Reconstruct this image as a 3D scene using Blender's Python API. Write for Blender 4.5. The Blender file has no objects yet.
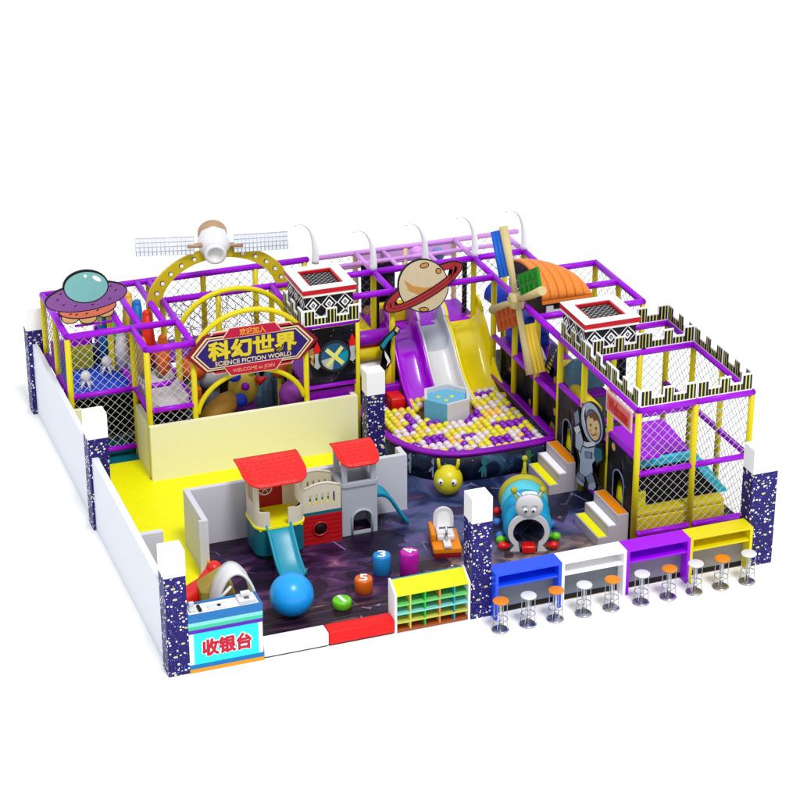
import bpy, bmesh, math, random
from mathutils import Vector, Matrix
R = math.radians
random.seed(7)
S = bpy.context.scene
COL = S.collection

# ------------------------------------------------------------------ camera
FPX, YAW, PITCH, PPX, PPY = 2243.867, R(20.4364), R(24.9643), 413.76, 394.95
CAM = Vector((-8.1923, -33.4094, 21.3837))
FW = Vector((math.sin(YAW)*math.cos(PITCH), math.cos(YAW)*math.cos(PITCH), -math.sin(PITCH)))
RT = Vector((math.cos(YAW), -math.sin(YAW), 0))
UP = RT.cross(FW)
cd = bpy.data.cameras.new('camera'); cam = bpy.data.objects.new('camera', cd); COL.objects.link(cam)
cam.matrix_world = Matrix(((RT.x, UP.x, -FW.x, CAM.x), (RT.y, UP.y, -FW.y, CAM.y), (RT.z, UP.z, -FW.z, CAM.z), (0, 0, 0, 1)))
cd.sensor_width = 36; cd.lens = FPX/800*36
cd.shift_x = -(PPX-400)/800; cd.shift_y = (PPY-400)/800
cd.clip_start = 1; cd.clip_end = 900
S.camera = cam
# ------------------------------------------------------------------ light
W = bpy.data.worlds.new('World'); S.world = W; W.use_nodes = True
bg = W.node_tree.nodes['Background']; bg.inputs[0].default_value = (0.95, 0.972, 1.0, 1); bg.inputs[1].default_value = 0.78
ld = bpy.data.lights.new('studio_lamp', 'AREA'); ld.shape = 'DISK'; ld.size = 50; ld.energy = 235000; ld.color = (1, .985, .95)
lo = bpy.data.objects.new('studio_lamp', ld); COL.objects.link(lo)
lo.location = (14, -98, 184); lo.rotation_euler = (Vector((5.5, 5, 0))-Vector(lo.location)).to_track_quat('-Z', 'Y').to_euler()
S.view_settings.view_transform = 'Standard'; S.view_settings.look = 'None'
S.view_settings.exposure = 0.22; S.view_settings.gamma = 1
S.render.resolution_x = S.render.resolution_y = 1024
S.cycles.max_bounces = 8; S.cycles.diffuse_bounces = 4


def P(px, py, x=None, y=None, z=None):
    """the place-plan point that stands behind a spot of the photograph, on a wall plane or level"""
    r = FW*FPX + RT*(px-PPX) - UP*(py-PPY)
    if z is not None: t = (z-CAM.z)/r.z
    elif y is not None: t = (y-CAM.y)/r.y
    else: t = (x-CAM.x)/r.x
    return CAM + r*t


# ------------------------------------------------------------------ materials
MATS = {}
def srgb(r, g, b):
    f = lambda c: (c/255/12.92) if c/255 <= .04045 else ((c/255+.055)/1.055)**2.4
    return (f(r), f(g), f(b))
def M(name, rgb, rough=.45, metal=0, var=.06, bump=.0, scale=6, spec=.5, trans=0, coat=0):
    if name in MATS: return MATS[name]
    m = bpy.data.materials.new(name); m.use_nodes = True; nt = m.node_tree; b = nt.nodes['Principled BSDF']
    c = srgb(*rgb)
    if min(rgb) < 238: c = tuple(v_*.86 for v_ in c)
    tc = nt.nodes.new('ShaderNodeTexCoord'); nz = nt.nodes.new('ShaderNodeTexNoise'); nz.inputs['Scale'].default_value = scale; nz.inputs['Detail'].default_value = 5
    nt.links.new(tc.outputs['Object'], nz.inputs['Vector'])
    mx = nt.nodes.new('ShaderNodeMix'); mx.data_type = 'RGBA'
    mx.inputs[6].default_value = tuple(max(0, v*(1-var)) for v in c)+(1,)
    mx.inputs[7].default_value = tuple(min(1, v*(1+var)) for v in c)+(1,)
    nt.links.new(nz.outputs['Fac'], mx.inputs[0]); nt.links.new(mx.outputs[2], b.inputs['Base Color'])
    b.inputs['Roughness'].default_value = rough; b.inputs['Metallic'].default_value = metal
    b.inputs['Specular IOR Level'].default_value = spec if (metal or coat or rough < .36) else .28
    if trans: b.inputs['Transmission Weight'].default_value = trans
    if coat: b.inputs['Coat Weight'].default_value = coat
    if bump:
        bp = nt.nodes.new('ShaderNodeBump'); bp.inputs['Strength'].default_value = bump; bp.inputs['Distance'].default_value = .02
        nt.links.new(nz.outputs['Fac'], bp.inputs['Height']); nt.links.new(bp.outputs[0], b.inputs['Normal'])
    MATS[name] = m; return m

class NT:
    """small helper for procedural node graphs"""
    def __init__(s, name, rough=.5):
        s.m = bpy.data.materials.new(name); s.m.use_nodes = True; s.t = s.m.node_tree; s.b = s.t.nodes['Principled BSDF']; s.b.inputs['Roughness'].default_value = rough; s.b.inputs['Specular IOR Level'].default_value = .2
        s.tc = s.t.nodes.new('ShaderNodeTexCoord').outputs['Object']; MATS[name] = s.m
    def link(s, a, b): s.t.links.new(a, b)
    def map(s, scale=(1, 1, 1), loc=(0, 0, 0), rot=(0, 0, 0)):
        n = s.t.nodes.new('ShaderNodeMapping'); n.inputs['Scale'].default_value = scale; n.inputs['Location'].default_value = loc; n.inputs['Rotation'].default_value = rot
        s.link(s.tc, n.inputs['Vector']); return n.outputs[0]
    def noise(s, v, scale, detail=6, dist=0, rough=.55, col=False):
        n = s.t.nodes.new('ShaderNodeTexNoise'); n.inputs['Scale'].default_value = scale; n.inputs['Detail'].default_value = detail; n.inputs['Distortion'].default_value = dist; n.inputs['Roughness'].default_value = rough
        s.link(v, n.inputs['Vector']); return n.outputs['Color' if col else 'Fac']
    def vor(s, v, scale, feature='F1', rnd=1):
        n = s.t.nodes.new('ShaderNodeTexVoronoi'); n.feature = feature; n.inputs['Scale'].default_value = scale; n.inputs['Randomness'].default_value = rnd
        s.link(v, n.inputs['Vector']); return n.outputs
    def ramp(s, f, stops, interp='LINEAR'):
        n = s.t.nodes.new('ShaderNodeValToRGB'); n.color_ramp.interpolation = interp
        e = n.color_ramp.elements
        while len(e) < len(stops): e.new(.5)
        for i, (p, c) in enumerate(stops):
            e[i].position = p; e[i].color = (c, c, c, 1) if isinstance(c, (int, float)) else tuple(c)+(1,)
        s.link(f, n.inputs[0]); return n.outputs[0]
    def mix(s, f, a, b, mode='MIX'):
        n = s.t.nodes.new('ShaderNodeMix'); n.data_type = 'RGBA'; n.blend_type = mode
        for k, v in ((0, f), (6, a), (7, b)):
            if isinstance(v, (int, float)): n.inputs[k].default_value = v
            elif isinstance(v, tuple): n.inputs[k].default_value = v+(1,)
            else: s.link(v, n.inputs[k])
        return n.outputs[2]
    def math(s, op, a, b=0.0, clamp=False):
        n = s.t.nodes.new('ShaderNodeMath'); n.operation = op; n.use_clamp = clamp
        for k, v in ((0, a), (1, b)):
            if isinstance(v, (int, float)): n.inputs[k].default_value = v
            else: s.link(v, n.inputs[k])
        return n.outputs[0]
    def sep(s, v):
        n = s.t.nodes.new('ShaderNodeSeparateXYZ'); s.link(v, n.inputs[0]); return n.outputs
    def out(s, c): s.link(c, s.b.inputs['Base Color']); return s.m

PURPLE = M('purple_vinyl', (166, 0, 226), .42, bump=.12)
PURPLED = M('deep_purple_vinyl', (144, 0, 190), .4, bump=.12)
LILAC = M('pale_lilac_vinyl', (222, 160, 240), .5)
YELLOW = M('yellow_vinyl_post', (230, 212, 16), .4, bump=.12)
YELPALE = M('pale_straw_post', (236, 212, 160), .5)
YELL = M('bright_yellow', (255, 250, 0), .4, bump=.05)
YELMAT = M('yellow_mat', (226, 204, 20), .55, bump=.3)
ORANGE = M('orange_paint', (238, 140, 12), .4)
ORANGED = M('orange_vinyl', (205, 92, 24), .5, bump=.1)
ORROOF = M('orange_roof_board', (240, 138, 50), .5, bump=.15)
WHITE = M('white_paint', (245, 245, 247), .45, var=.015)
WHITEP = M('white_plastic', (232, 232, 236), .3, var=.02)
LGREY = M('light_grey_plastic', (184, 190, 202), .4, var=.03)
GREY = M('grey_vinyl', (150, 152, 156), .5)
DGREY = M('dark_grey_panel', (96, 98, 106), .5)
BLACK = M('black_vinyl', (12, 12, 16), .5)
BLACKM = M('black_mesh_cloth', (8, 8, 10), .8, bump=.2, scale=60)
RED = M('red_plastic', (226, 14, 14), .35)
REDS = M('red_roof_plastic', (240, 12, 10), .3, bump=.6, scale=16)
DRED = M('dark_red_edge', (140, 18, 42), .45)
CRIM = M('crimson_sign', (200, 24, 74), .45)
NAVY = M('navy_sign', (46, 26, 122), .45)
GOLD = M('gold_letter', (236, 214, 60), .4, var=.15, scale=14)
CREAMLINE = M('cream_line', (244, 226, 190), .5)
BLUE = M('blue_paint', (8, 80, 255), .35)
BLUED = M('deep_blue_vinyl', (18, 58, 200), .4, bump=.15)
BALLB = M('azure_rubber', (16, 164, 255), .3)
TEAL = M('teal_plastic', (4, 152, 184), .35)
TEALD = M('dark_teal_plastic', (14, 106, 128), .4)
CYAN = M('cyan_front', (40, 236, 246), .4)
SKYB = M('sky_blue_vinyl', (108, 190, 226), .4)
TEALPAD = M('teal_edge_pad', (40, 200, 232), .5)
CREAM = M('cream_plastic', (226, 218, 198), .45, var=.04)
GREEN = M('green_paint', (30, 196, 60), .4)
GREEND = M('green_vinyl', (12, 140, 24), .45, bump=.1)
LIME = M('lime_rubber', (110, 210, 30), .35)
MAG = M('magenta_rubber', (196, 18, 176), .35)
OLIVE = M('olive_gold_block', (168, 148, 62), .6, bump=.2)
TAN = M('tan_wood', (214, 196, 140), .5, bump=.1)
BROWN = M('light_brown_cardboard', (186, 150, 116), .6)
BROWND = M('dark_brown', (92, 62, 26), .6)
CHROME = M('chrome', (210, 212, 218), .22, metal=1, var=.02)
SKIN = M('cutout_skin', (240, 206, 150), .5)
SUIT = M('cutout_blue_grey', (182, 200, 226), .5, var=.1)
SUITD = M('cutout_dark_blue_grey', (130, 150, 184), .5)
VISOR = M('cutout_visor', (84, 98, 134), .4)
UFOP = M('cutout_plum', (138, 84, 158), .5)
UFOT = M('cutout_aqua', (126, 188, 190), .45)
UFOO = M('cutout_salmon', (226, 122, 92), .5)
UFOL = M('cutout_peach', (226, 178, 118), .5)
PLN = M('planet_sand', (232, 214, 178), .5)
PLND = M('planet_ochre', (222, 160, 84), .5)
RING = M('ring_red', (184, 54, 62), .5)
PANEL = M('pale_solar_panel', (239, 244, 253), .4)
PLINE = M('solar_panel_grid', (214, 224, 242), .4)
NETW = M('white_net_cord', (226, 226, 230), .6, var=.02)
NETG = M('grey_net_cord', (112, 112, 118), .6, var=.02)
NETK = M('black_net_cord', (30, 30, 34), .6, var=.02)
STRIPEY = M('pale_yellow_stripe', (226, 224, 130), .5)
WALLW = M('white_wall_paint', (236, 239, 248), .6, var=.012, bump=.05)
WALLO = M('cream_washed_wall', (250, 248, 212), .6, var=.02, bump=.05)
WALLC = M('cool_white_partition', (216, 216, 227), .6, var=.015, bump=.05)
STAIRW = M('lavender_white_foam', (206, 196, 206), .6)
PITB = M('blue_pool_foam', (20, 74, 216), .5, bump=.3, scale=14)
FOAMY = M('mottled_pale_foam', (206, 200, 206), .6, var=.18, scale=9)
GROUNDW = M('white_studio_floor', (254, 254, 254), .7, var=.0)
SHELFG = M('pale_shelf_green', (120, 222, 120), .4)
SHELFC = M('pale_shelf_cyan', (140, 226, 222), .4)
SHELFY = M('pale_shelf_yellow', (214, 214, 90), .4)
SHELFB = M('shelf_brown', (178, 84, 40), .5)
SLIDEP = M('glossy_purple_fibreglass', (172, 0, 224), .16, coat=.5)
SLIDEW = M('glossy_white_fibreglass', (226, 226, 230), .2, coat=.4)
SLIDEY = M('glossy_yellow_fibreglass', (255, 234, 8), .2, coat=.4)
BP = M('purple_ball_plastic', (136, 14, 196), .3); BW = M('white_ball_plastic', (238, 224, 228), .3)
BY = M('yellow_ball_plastic', (240, 228, 50), .3); BO = M('orange_ball_plastic', (254, 204, 96), .3)

# galaxy printed wallpaper for the square pillars
n = NT('starry_pillar_print', .5)
base = n.mix(n.noise(n.tc, 3.0, 4), srgb(22, 17, 72), srgb(46, 34, 122))
v = n.vor(n.tc, 15, rnd=1)
rnd_ = n.sep(v['Color'])
dot = n.math('LESS_THAN', v['Distance'], n.math('MULTIPLY', rnd_[0], .42))
c = n.mix(dot, base, n.mix(rnd_[1], srgb(236, 240, 255), srgb(250, 250, 250)))
v2 = n.vor(n.map((1, 1, 1.0), (3.1, 1.7, .4)), 24)
dot2 = n.math('LESS_THAN', v2['Distance'], .2)
c = n.mix(n.math('MULTIPLY', dot2, n.math('GREATER_THAN', n.sep(v2['Color'])[0], .5)), c, srgb(120, 150, 240))
v3 = n.vor(n.map((1, 1, 1.9), (.3, .2, .1), (.0, .5, 0)), 5.6, rnd=.6)
pl = n.math('LESS_THAN', v3['Distance'], .235)
c = n.mix(n.math('MULTIPLY', pl, n.math('GREATER_THAN', n.sep(v3['Color'])[0], .45)), c, srgb(206, 200, 140))
STAR = n.out(c)

# printed space mural on the play floor
n = NT('space_mural_floor', .35)
xyz = n.sep(n.tc)
w = n.noise(n.tc, .55, 7, 1.6); w2 = n.noise(n.map((.35, 1.2, 1), (4, 1, 0), (0, 0, .45)), 1.5, 8, 2.2)
cool = n.ramp(w, [(.30, srgb(16, 20, 44)), (.45, srgb(36, 46, 86)), (.54, srgb(74, 86, 128)), (.62, srgb(100, 78, 138)), (.74, srgb(96, 140, 156))])
warm = n.ramp(w2, [(.34, srgb(20, 9, 28)), (.47, srgb(50, 26, 62)), (.57, srgb(74, 44, 84)), (.66, srgb(120, 70, 104)), (.74, srgb(172, 116, 140))])
fx = n.math('ADD', n.math('MULTIPLY', n.math('SUBTRACT', xyz[0], 4.6), .55), n.math('MULTIPLY', n.math('SUBTRACT', w, .5), 2.2), )
c = n.mix(n.math('ADD', fx, 0.2, True), warm, cool)
# sandy foreground strip and dark streaks at the front
sand = n.ramp(n.noise(n.map((1, 1.6, 1)), 2.3, 8, .8), [(.35, srgb(60, 50, 58)), (.5, srgb(120, 100, 98)), (.62, srgb(160, 132, 112)), (.72, srgb(120, 60, 60))])
fs = n.math('MULTIPLY', n.math('MULTIPLY', n.math('SUBTRACT', 2.7, xyz[1]), 1.0, True), n.math('MULTIPLY', n.math('SUBTRACT', xyz[0], 4.7), 1.5, True), True)
c = n.mix(fs, c, sand)
strk = n.ramp(n.noise(n.map((.5, 4.5, 1), rot=(0, 0, .05)), 2.2, 8, .6), [(.40, srgb(18, 10, 22)), (.55, srgb(52, 30, 50)), (.66, srgb(96, 70, 70)), (.72, srgb(190, 150, 90))])
fk = n.math('MULTIPLY', n.math('MULTIPLY', n.math('SUBTRACT', 1.75, xyz[1]), 2.5, True), n.math('MULTIPLY', n.math('SUBTRACT', 4.9, xyz[0]), 1.5, True), True)
c = n.mix(n.math('MULTIPLY', fk, .9), c, strk)
# light threads and little stars
th = n.vor(n.map((1, .5, 1), rot=(0, 0, .6)), 1.1, 'DISTANCE_TO_EDGE')
thm = n.math('MULTIPLY', n.math('LESS_THAN', n.math('ADD', th['Distance'], n.math('MULTIPLY', n.noise(n.tc, 5, 4), .03)), .024), n.math('GREATER_THAN', n.noise(n.tc, .9, 3), .55))
c = n.mix(n.math('MULTIPLY', thm, .55), c, srgb(150, 140, 190))
st = n.vor(n.tc, 1.7); c = n.mix(n.math('LESS_THAN', st['Distance'], .07), c, srgb(224, 200, 190))
sh = n.math('GREATER_THAN', n.noise(n.map((.8, .8, 1), (9, 2, 0)), .9, 2), .565); c = n.mix(n.math('MULTIPLY', sh, .72), c, srgb(16, 8, 26))
FLOORG = n.out(c)

def galaxy(name, a, b, cc, planets=True):
    n = NT(name, .5)
    w = n.noise(n.tc, 1.6, 7, 1.2)
    c = n.ramp(w, [(.42, a), (.56, b), (.72, cc)])
    v = n.vor(n.tc, 9); c = n.mix(n.math('LESS_THAN', v['Distance'], .07), c, srgb(200, 200, 220))
    if planets:
        v = n.vor(n.map(loc=(.3, .6, .2)), 2.1)
        c = n.mix(n.math('MULTIPLY', n.math('LESS_THAN', v['Distance'], .27), n.math('GREATER_THAN', n.sep(v['Color'])[0], .5)), c, n.ramp(n.noise(n.tc, 9, 3), [(.4, srgb(150, 104, 60)), (.6, srgb(206, 170, 110))]))
    return n.out(c)
GALX = galaxy('black_space_print', srgb(2, 2, 5), srgb(12, 12, 34), srgb(80, 62, 84))
GALP = galaxy('ball_pit_space_print', srgb(10, 16, 34), srgb(22, 40, 70), srgb(60, 100, 130), False)
GALD = galaxy('dim_space_print', srgb(8, 8, 14), srgb(20, 24, 48), srgb(40, 60, 90), False)

# ------------------------------------------------------------------ mesh helper
class MB:
    def __init__(s, smooth=False): s.bm = bmesh.new(); s.mats = []; s.smooth = smooth
    def mi(s, m):
        if m not in s.mats: s.mats.append(m)
        return s.mats.index(m)
    def faces(s, pts, fs, m, smooth=False):
        vs = [s.bm.verts.new(p) for p in pts]; k = s.mi(m); out = []
        for f in fs:
            try: q = s.bm.faces.new([vs[i] for i in f])
            except ValueError: continue
            q.material_index = k; q.smooth = smooth; out.append(q)
        return vs, out
    def box(s, x0, x1, y0, y1, z0, z1, m, bev=0, mat=None):
        b = bmesh.new() if bev else s.bm
        pts = [(x, y, z) for x in (x0, x1) for y in (y0, y1) for z in (z0, z1)]
        if mat is not None: pts = [mat @ Vector(p) for p in pts]
        F = [(0, 1, 3, 2), (4, 6, 7, 5), (0, 4, 5, 1), (2, 3, 7, 6), (0, 2, 6, 4), (1, 5, 7, 3)]
        if not bev: s.faces(pts, F, m); return s
        vs = [b.verts.new(p) for p in pts]
        for f in F: b.faces.new([vs[i] for i in f])
        bmesh.ops.bevel(b, geom=b.edges[:], offset=bev, segments=2, affect='EDGES', profile=.6)
        s.merge(b, m, True); return s
    def merge(s, b, m, smooth=False):
        k = s.mi(m); mp = {v: s.bm.verts.new(v.co) for v in b.verts}
        for f in b.faces:
            q = s.bm.faces.new([mp[v] for v in f.verts]); q.material_index = k; q.smooth = smooth
        b.free()
    def tube(s, path, r, m, n=8, closed=False, caps=True, smooth=True):
        path = [Vector(p) for p in path]; L = len(path); rr = r if isinstance(r, (list, tuple)) else [r]*L
        rings = []; prev = None; k = s.mi(m)
        for i, p in enumerate(path):
            if closed: d = path[(i+1) % L]-path[i-1]
            else: d = path[min(i+1, L-1)]-path[max(i-1, 0)]
            d.normalize()
            if prev is None: a = d.orthogonal().normalized()
            else: a = (prev-d*prev.dot(d)).normalized()
            prev = a; b = d.cross(a)
            rings.append([s.bm.verts.new(p+(a*math.cos(2*math.pi*j/n)+b*math.sin(2*math.pi*j/n))*rr[i]) for j in range(n)])
        for i in range(L if closed else L-1):
            A, B = rings[i], rings[(i+1) % L]
            for j in range(n):
                q = s.bm.faces.new((A[j], A[(j+1) % n], B[(j+1) % n], B[j])); q.material_index = k; q.smooth = smooth
        if caps and not closed:
            for rg in (rings[0][::-1], rings[-1]): q = s.bm.faces.new(rg); q.material_index = k
        return s
    def lathe(s, prof, m, c=(0, 0, 0), n=24, mat=None):
        k = s.mi(m); c = Vector(c); rings = []
        for r, z in prof:
            if r < 1e-5: rings.append([s.bm.verts.new((mat @ Vector((0, 0, z)) if mat else Vector((0, 0, z)))+c)])
            else:
                rg = []
                for j in range(n):
                    p = Vector((r*math.cos(2*math.pi*j/n), r*math.sin(2*math.pi*j/n), z)); rg.append(s.bm.verts.new((mat @ p if mat else p)+c))
                rings.append(rg)
        for A, B in zip(rings, rings[1:]):
            for j in range(n):
                if len(A) == 1 and len(B) == 1: continue
                if len(A) == 1: f = (A[0], B[(j+1) % n], B[j])
                elif len(B) == 1: f = (A[j], A[(j+1) % n], B[0])
                else: f = (A[j], A[(j+1) % n], B[(j+1) % n], B[j])
                q = s.bm.faces.new(f); q.material_index = k; q.smooth = True
        return s
    def ball(s, c, r, m, n=20, sc=(1, 1, 1), mat=None):
        h = n//2
        sm = Matrix.Diagonal(sc).to_3x3()
        mm = (mat.to_3x3() @ sm) if mat else sm
        return s.lathe([(r*math.sin(math.pi*i/h), -r*math.cos(math.pi*i/h)) for i in range(h+1)], m, c, n, mm)
    def prism(s, pts, o, u, v, d0, d1, m, smooth_side=False):
        """2D outline pts on the plane (o,u,v), extruded along u x v from d0 to d1"""
        o, u, v = Vector(o), Vector(u), Vector(v); w = u.cross(v).normalized(); k = s.mi(m)
        A = [s.bm.verts.new(o+u*a+v*b+w*d0) for a, b in pts]; B = [s.bm.verts.new(o+u*a+v*b+w*d1) for a, b in pts]; L = len(pts)
        for i in range(L):
            q = s.bm.faces.new((A[i], A[(i+1) % L], B[(i+1) % L], B[i])); q.material_index = k; q.smooth = smooth_side
        fs = []
        for rg in (A[::-1], B): q = s.bm.faces.new(rg); q.material_index = k; fs.append(q)
        if L > 4: bmesh.ops.triangulate(s.bm, faces=fs, ngon_method='EAR_CLIP')
        return s
    def ringprism(s, outer, inner, o, u, v, d0, d1, m):
        """two outlines of the same point count, face-on ring with thickness"""
        o, u, v = Vector(o), Vector(u), Vector(v); w = u.cross(v).normalized(); k = s.mi(m); L = len(outer)
        def mk(pts, d): return [s.bm.verts.new(o+u*a+v*b+w*d) for a, b in pts]
        A, B, C_, D = mk(outer, d0), mk(inner, d0), mk(outer, d1), mk(inner, d1)
        for i in range(L):
            j = (i+1) % L
            for f in ((A[i], B[i], B[j], A[j]), (C_[i], C_[j], D[j], D[i]), (A[i], A[j], C_[j], C_[i]), (B[i], D[i], D[j], B[j])):
                q = s.bm.faces.new(f); q.material_index = k
        return s
    def mesh(s, name):
        bmesh.ops.recalc_face_normals(s.bm, faces=s.bm.faces[:])
        me = bpy.data.meshes.new(name); s.bm.to_mesh(me); s.bm.free()
        for m in s.mats: me.materials.append(m)
        return me
    def build(s, name, parent=None, world=True):
        """link as one object; world=True: vertices were given in place coordinates"""
        if world and parent is not None:
            r = parent; off = Vector()
            while r is not None: off += r.location; r = r.parent
            bmesh.ops.translate(s.bm, verts=s.bm.verts[:], vec=-off)
        o = bpy.data.objects.new(name, s.mesh(name)); COL.objects.link(o); o.parent = parent
        return o

def tag(o, label=None, cat=None, group=None, kind=None):
    if label: o['label'] = label
    if cat: o['category'] = cat
    if group: o['group'] = group
    if kind: o['kind'] = kind
    return o
def thing(name, label, cat, loc=(0, 0, 0), rz=0, group=None):
    o = bpy.data.objects.new(name, None); COL.objects.link(o); o.empty_display_size = .2
    o.location = loc; o.rotation_euler = (0, 0, rz); return tag(o, label, cat, group)
def dup(root, loc=None, rz=None, label=None):
    r = root.copy(); COL.objects.link(r)
    if loc is not None: r.location = loc
    if rz is not None: r.rotation_euler = (0, 0, rz)
    if label: r['label'] = label
    for ch in list(root.children):
        c = ch.copy(); COL.objects.link(c); c.parent = r
        for g in list(ch.children):
            d = g.copy(); COL.objects.link(d); d.parent = c
    return r
def arc(cx, cy, r, a0, a1, n, ry=None):
    ry = r if ry is None else ry
    return [(cx+r*math.cos(R(a0+(a1-a0)*i/n)), cy+ry*math.sin(R(a0+(a1-a0)*i/n))) for i in range(n+1)]
def text_into(mb, body, m, o, u, v, width, height, d0, d1, bold=0.0, italic=0.0):
    """write body into the box width x height on the plane (o,u,v), o = lower left corner"""
    c = bpy.data.curves.new('t', 'FONT'); c.body = body; c.extrude = .5; c.offset = bold; c.resolution_u = 3; c.shear = italic
    ob = bpy.data.objects.new('t', c); COL.objects.link(ob)
    bpy.context.view_layer.update()
    me = bpy.data.meshes.new_from_object(ob.evaluated_get(bpy.context.evaluated_depsgraph_get()))
    bpy.data.objects.remove(ob); bpy.data.curves.remove(c)
    xs = [q.co.x for q in me.vertices]; ys = [q.co.y for q in me.vertices]; zs = [q.co.z for q in me.vertices]
    x0, x1, y0, y1, z0, z1 = min(xs), max(xs), min(ys), max(ys), min(zs), max(zs)
    o, u, v = Vector(o), Vector(u).normalized(), Vector(v).normalized(); w = u.cross(v)
    k = mb.mi(m); vs = []
    for q in me.vertices:
        vs.append(mb.bm.verts.new(o+u*((q.co.x-x0)/(x1-x0)*width)+v*((q.co.y-y0)/(y1-y0)*height)+w*(d0+(d1-d0)*(q.co.z-z0)/(z1-z0))))
    for f in me.polygons:
        try: q = mb.bm.faces.new([vs[i] for i in f.vertices]); q.material_index = k
        except ValueError: pass
    bpy.data.meshes.remove(me)
def net(mb, o, u, v, Wd, Hg, m, pitch=.19, r=.0048):
    """diamond netting filling a rectangle at o spanned by unit vectors u,v"""
    o, u, v = Vector(o), Vector(u), Vector(v)
    for sgn in (1, -1):
        k = -Hg if sgn > 0 else 0
        start = math.ceil(k/pitch)*pitch
        end = Wd if sgn > 0 else Wd+Hg
        a = start
        while a < end:
            # line x = a + sgn*y
            if sgn > 0: y0 = max(0, -a); y1 = min(Hg, Wd-a)
            else: y0 = max(0, a-Wd); y1 = min(Hg, a)
            if y1-y0 > .02:
                mb.tube([o+u*(a+sgn*y0)+v*y0, o+u*(a+sgn*y1)+v*y1], r, m, 4, caps=False)
            a += pitch
X, Y, Z = Vector((1, 0, 0)), Vector((0, 1, 0)), Vector((0, 0, 1))

# ------------------------------------------------------------------ the setting
def slab(name, pts, z0, z1, m):
    b = MB(); b.prism(pts, (0, 0, 0), X, Y, z0, z1, m); o = b.build(name); tag(o, kind='structure'); return o
slab('ground', [(-300, -300), (300, -300), (300, 300), (-300, 300)], -.05, -.004, GROUNDW)
def floor_rects(name, rects, z0, z1, m):
    b = MB()
    for x0, x1, y0, y1 in rects: b.box(x0, x1, y0, y1, z0, z1, m)
    return tag(b.build(name), kind='structure')
floor_rects('yellow_floor', [(-.2, 1.4, 0, 4.5), (-.2, 5.8, 4.5, 7.55), (-.2, 1.25, 7.55, 8.6)], -.003, .008, YELL)
floor_rects('play_floor', [(1.4, 11.05, .05, 1.4), (1.4, 9.9, 1.4, 4.5), (5.8, 9.9, 4.5, 8.9)], -.003, .008, FLOORG)
floor_rects('teal_floor', [(-.15, 1.25, 8.6, 9.9)], -.003, .008, TEALD)
floor_rects('dark_floor', [(-.2, 5.9, 9.9, 11.3), (1.25, 5.8, 7.55, 9.9), (5.8, 10.7, 8.9, 11.3), (9.9, 11.95, 1.42, 8.9)], -.003, .008, GALD)

# square pillars with white caps
def pillar(x0, x1, y0, y1, label):
    t = thing('square_pillar', label, 'pillar', ((x0+x1)/2, (y0+y1)/2, 0), 0, 'starry square pillars')
    b = MB(); b.box(x0, x1, y0, y1, 0, 2.0, STAR); b.build('printed_shaft', t)
    b = MB(); b.box(x0-.004, x1+.004, y0-.004, y1+.004, 2.001, 2.505, WHITE); b.build('white_cap', t)
pillar(-.385, .005, 0, .39, 'starry navy pillar with a white top beside the cashier desk')
pillar(5.39, 5.785, 0, .39, 'starry navy pillar with a white top between the shoe shelf and the blue counter')
pillar(11.14, 11.67, -.02, .38, 'wide starry navy pillar at the right end of the yellow counter')
pillar(-.385, .02, 5.86, 6.26, 'starry navy pillar with a white top between the two long side walls')
pillar(-.41, -.02, 11.62, 12.02, 'starry navy pillar behind the flying saucer cutout at the back corner')
pillar(5.43, 5.815, 5.88, 6.2, 'starry navy pillar with a white top left of the ball pit')
pillar(11.05, 11.45, 11.4, 11.8, 'pale pillar top behind the windmill at the back right corner')

def wall(name, label, boxes, m, h=1.25, cat='wall'):
    t = thing(name, label, cat, (boxes[0][0], boxes[0][2], 0))
    b = MB()
    for bx in boxes: b.box(*bx, m, mat=None)
    b.build('wall_panel', t); return t
wall('side_wall', 'long white side wall running back from the cashier desk pillar', [(-.33, -.2, .39, 5.86, 0, 1.6)], WALLW)
wall('side_wall', 'white side wall running back from the middle pillar past the netted frame', [(-.31, -.2, 6.26, 11.62, 0, 1.68)], WALLW)
wall('short_wall', 'short grey wall stub next to the front left pillar top', [(-.2, .26, 2.6, 2.72, 0, 1.5)], WALLC)
wall('entrance_wall', 'pale cream partition under the science fiction sign', [(1.25, 5.78, 7.5, 7.61, 0, 1.25), (1.25, 1.36, 7.611, 8.72, 0, 1.249), (5.67, 5.78, 7.611, 7.8, 0, 1.249)], WALLO)
wall('side_partition', 'small pale cream partition behind the middle left pillar', [(-.1, .1, 8.62, 8.74, 0, 1.35)], WALLO)
wall('playroom_wall', 'low white partition around the slide playhouse', [(1.17, 5.79, 4.5, 4.61, 0, 1.25), (1.17, 1.28, 3.19, 4.499, 0, 1.249), (1.10, 1.169, 3.19, 3.25, 0, 1.249), (5.68, 5.79, 4.611, 4.9, 0, 1.249)], WALLC)

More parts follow.
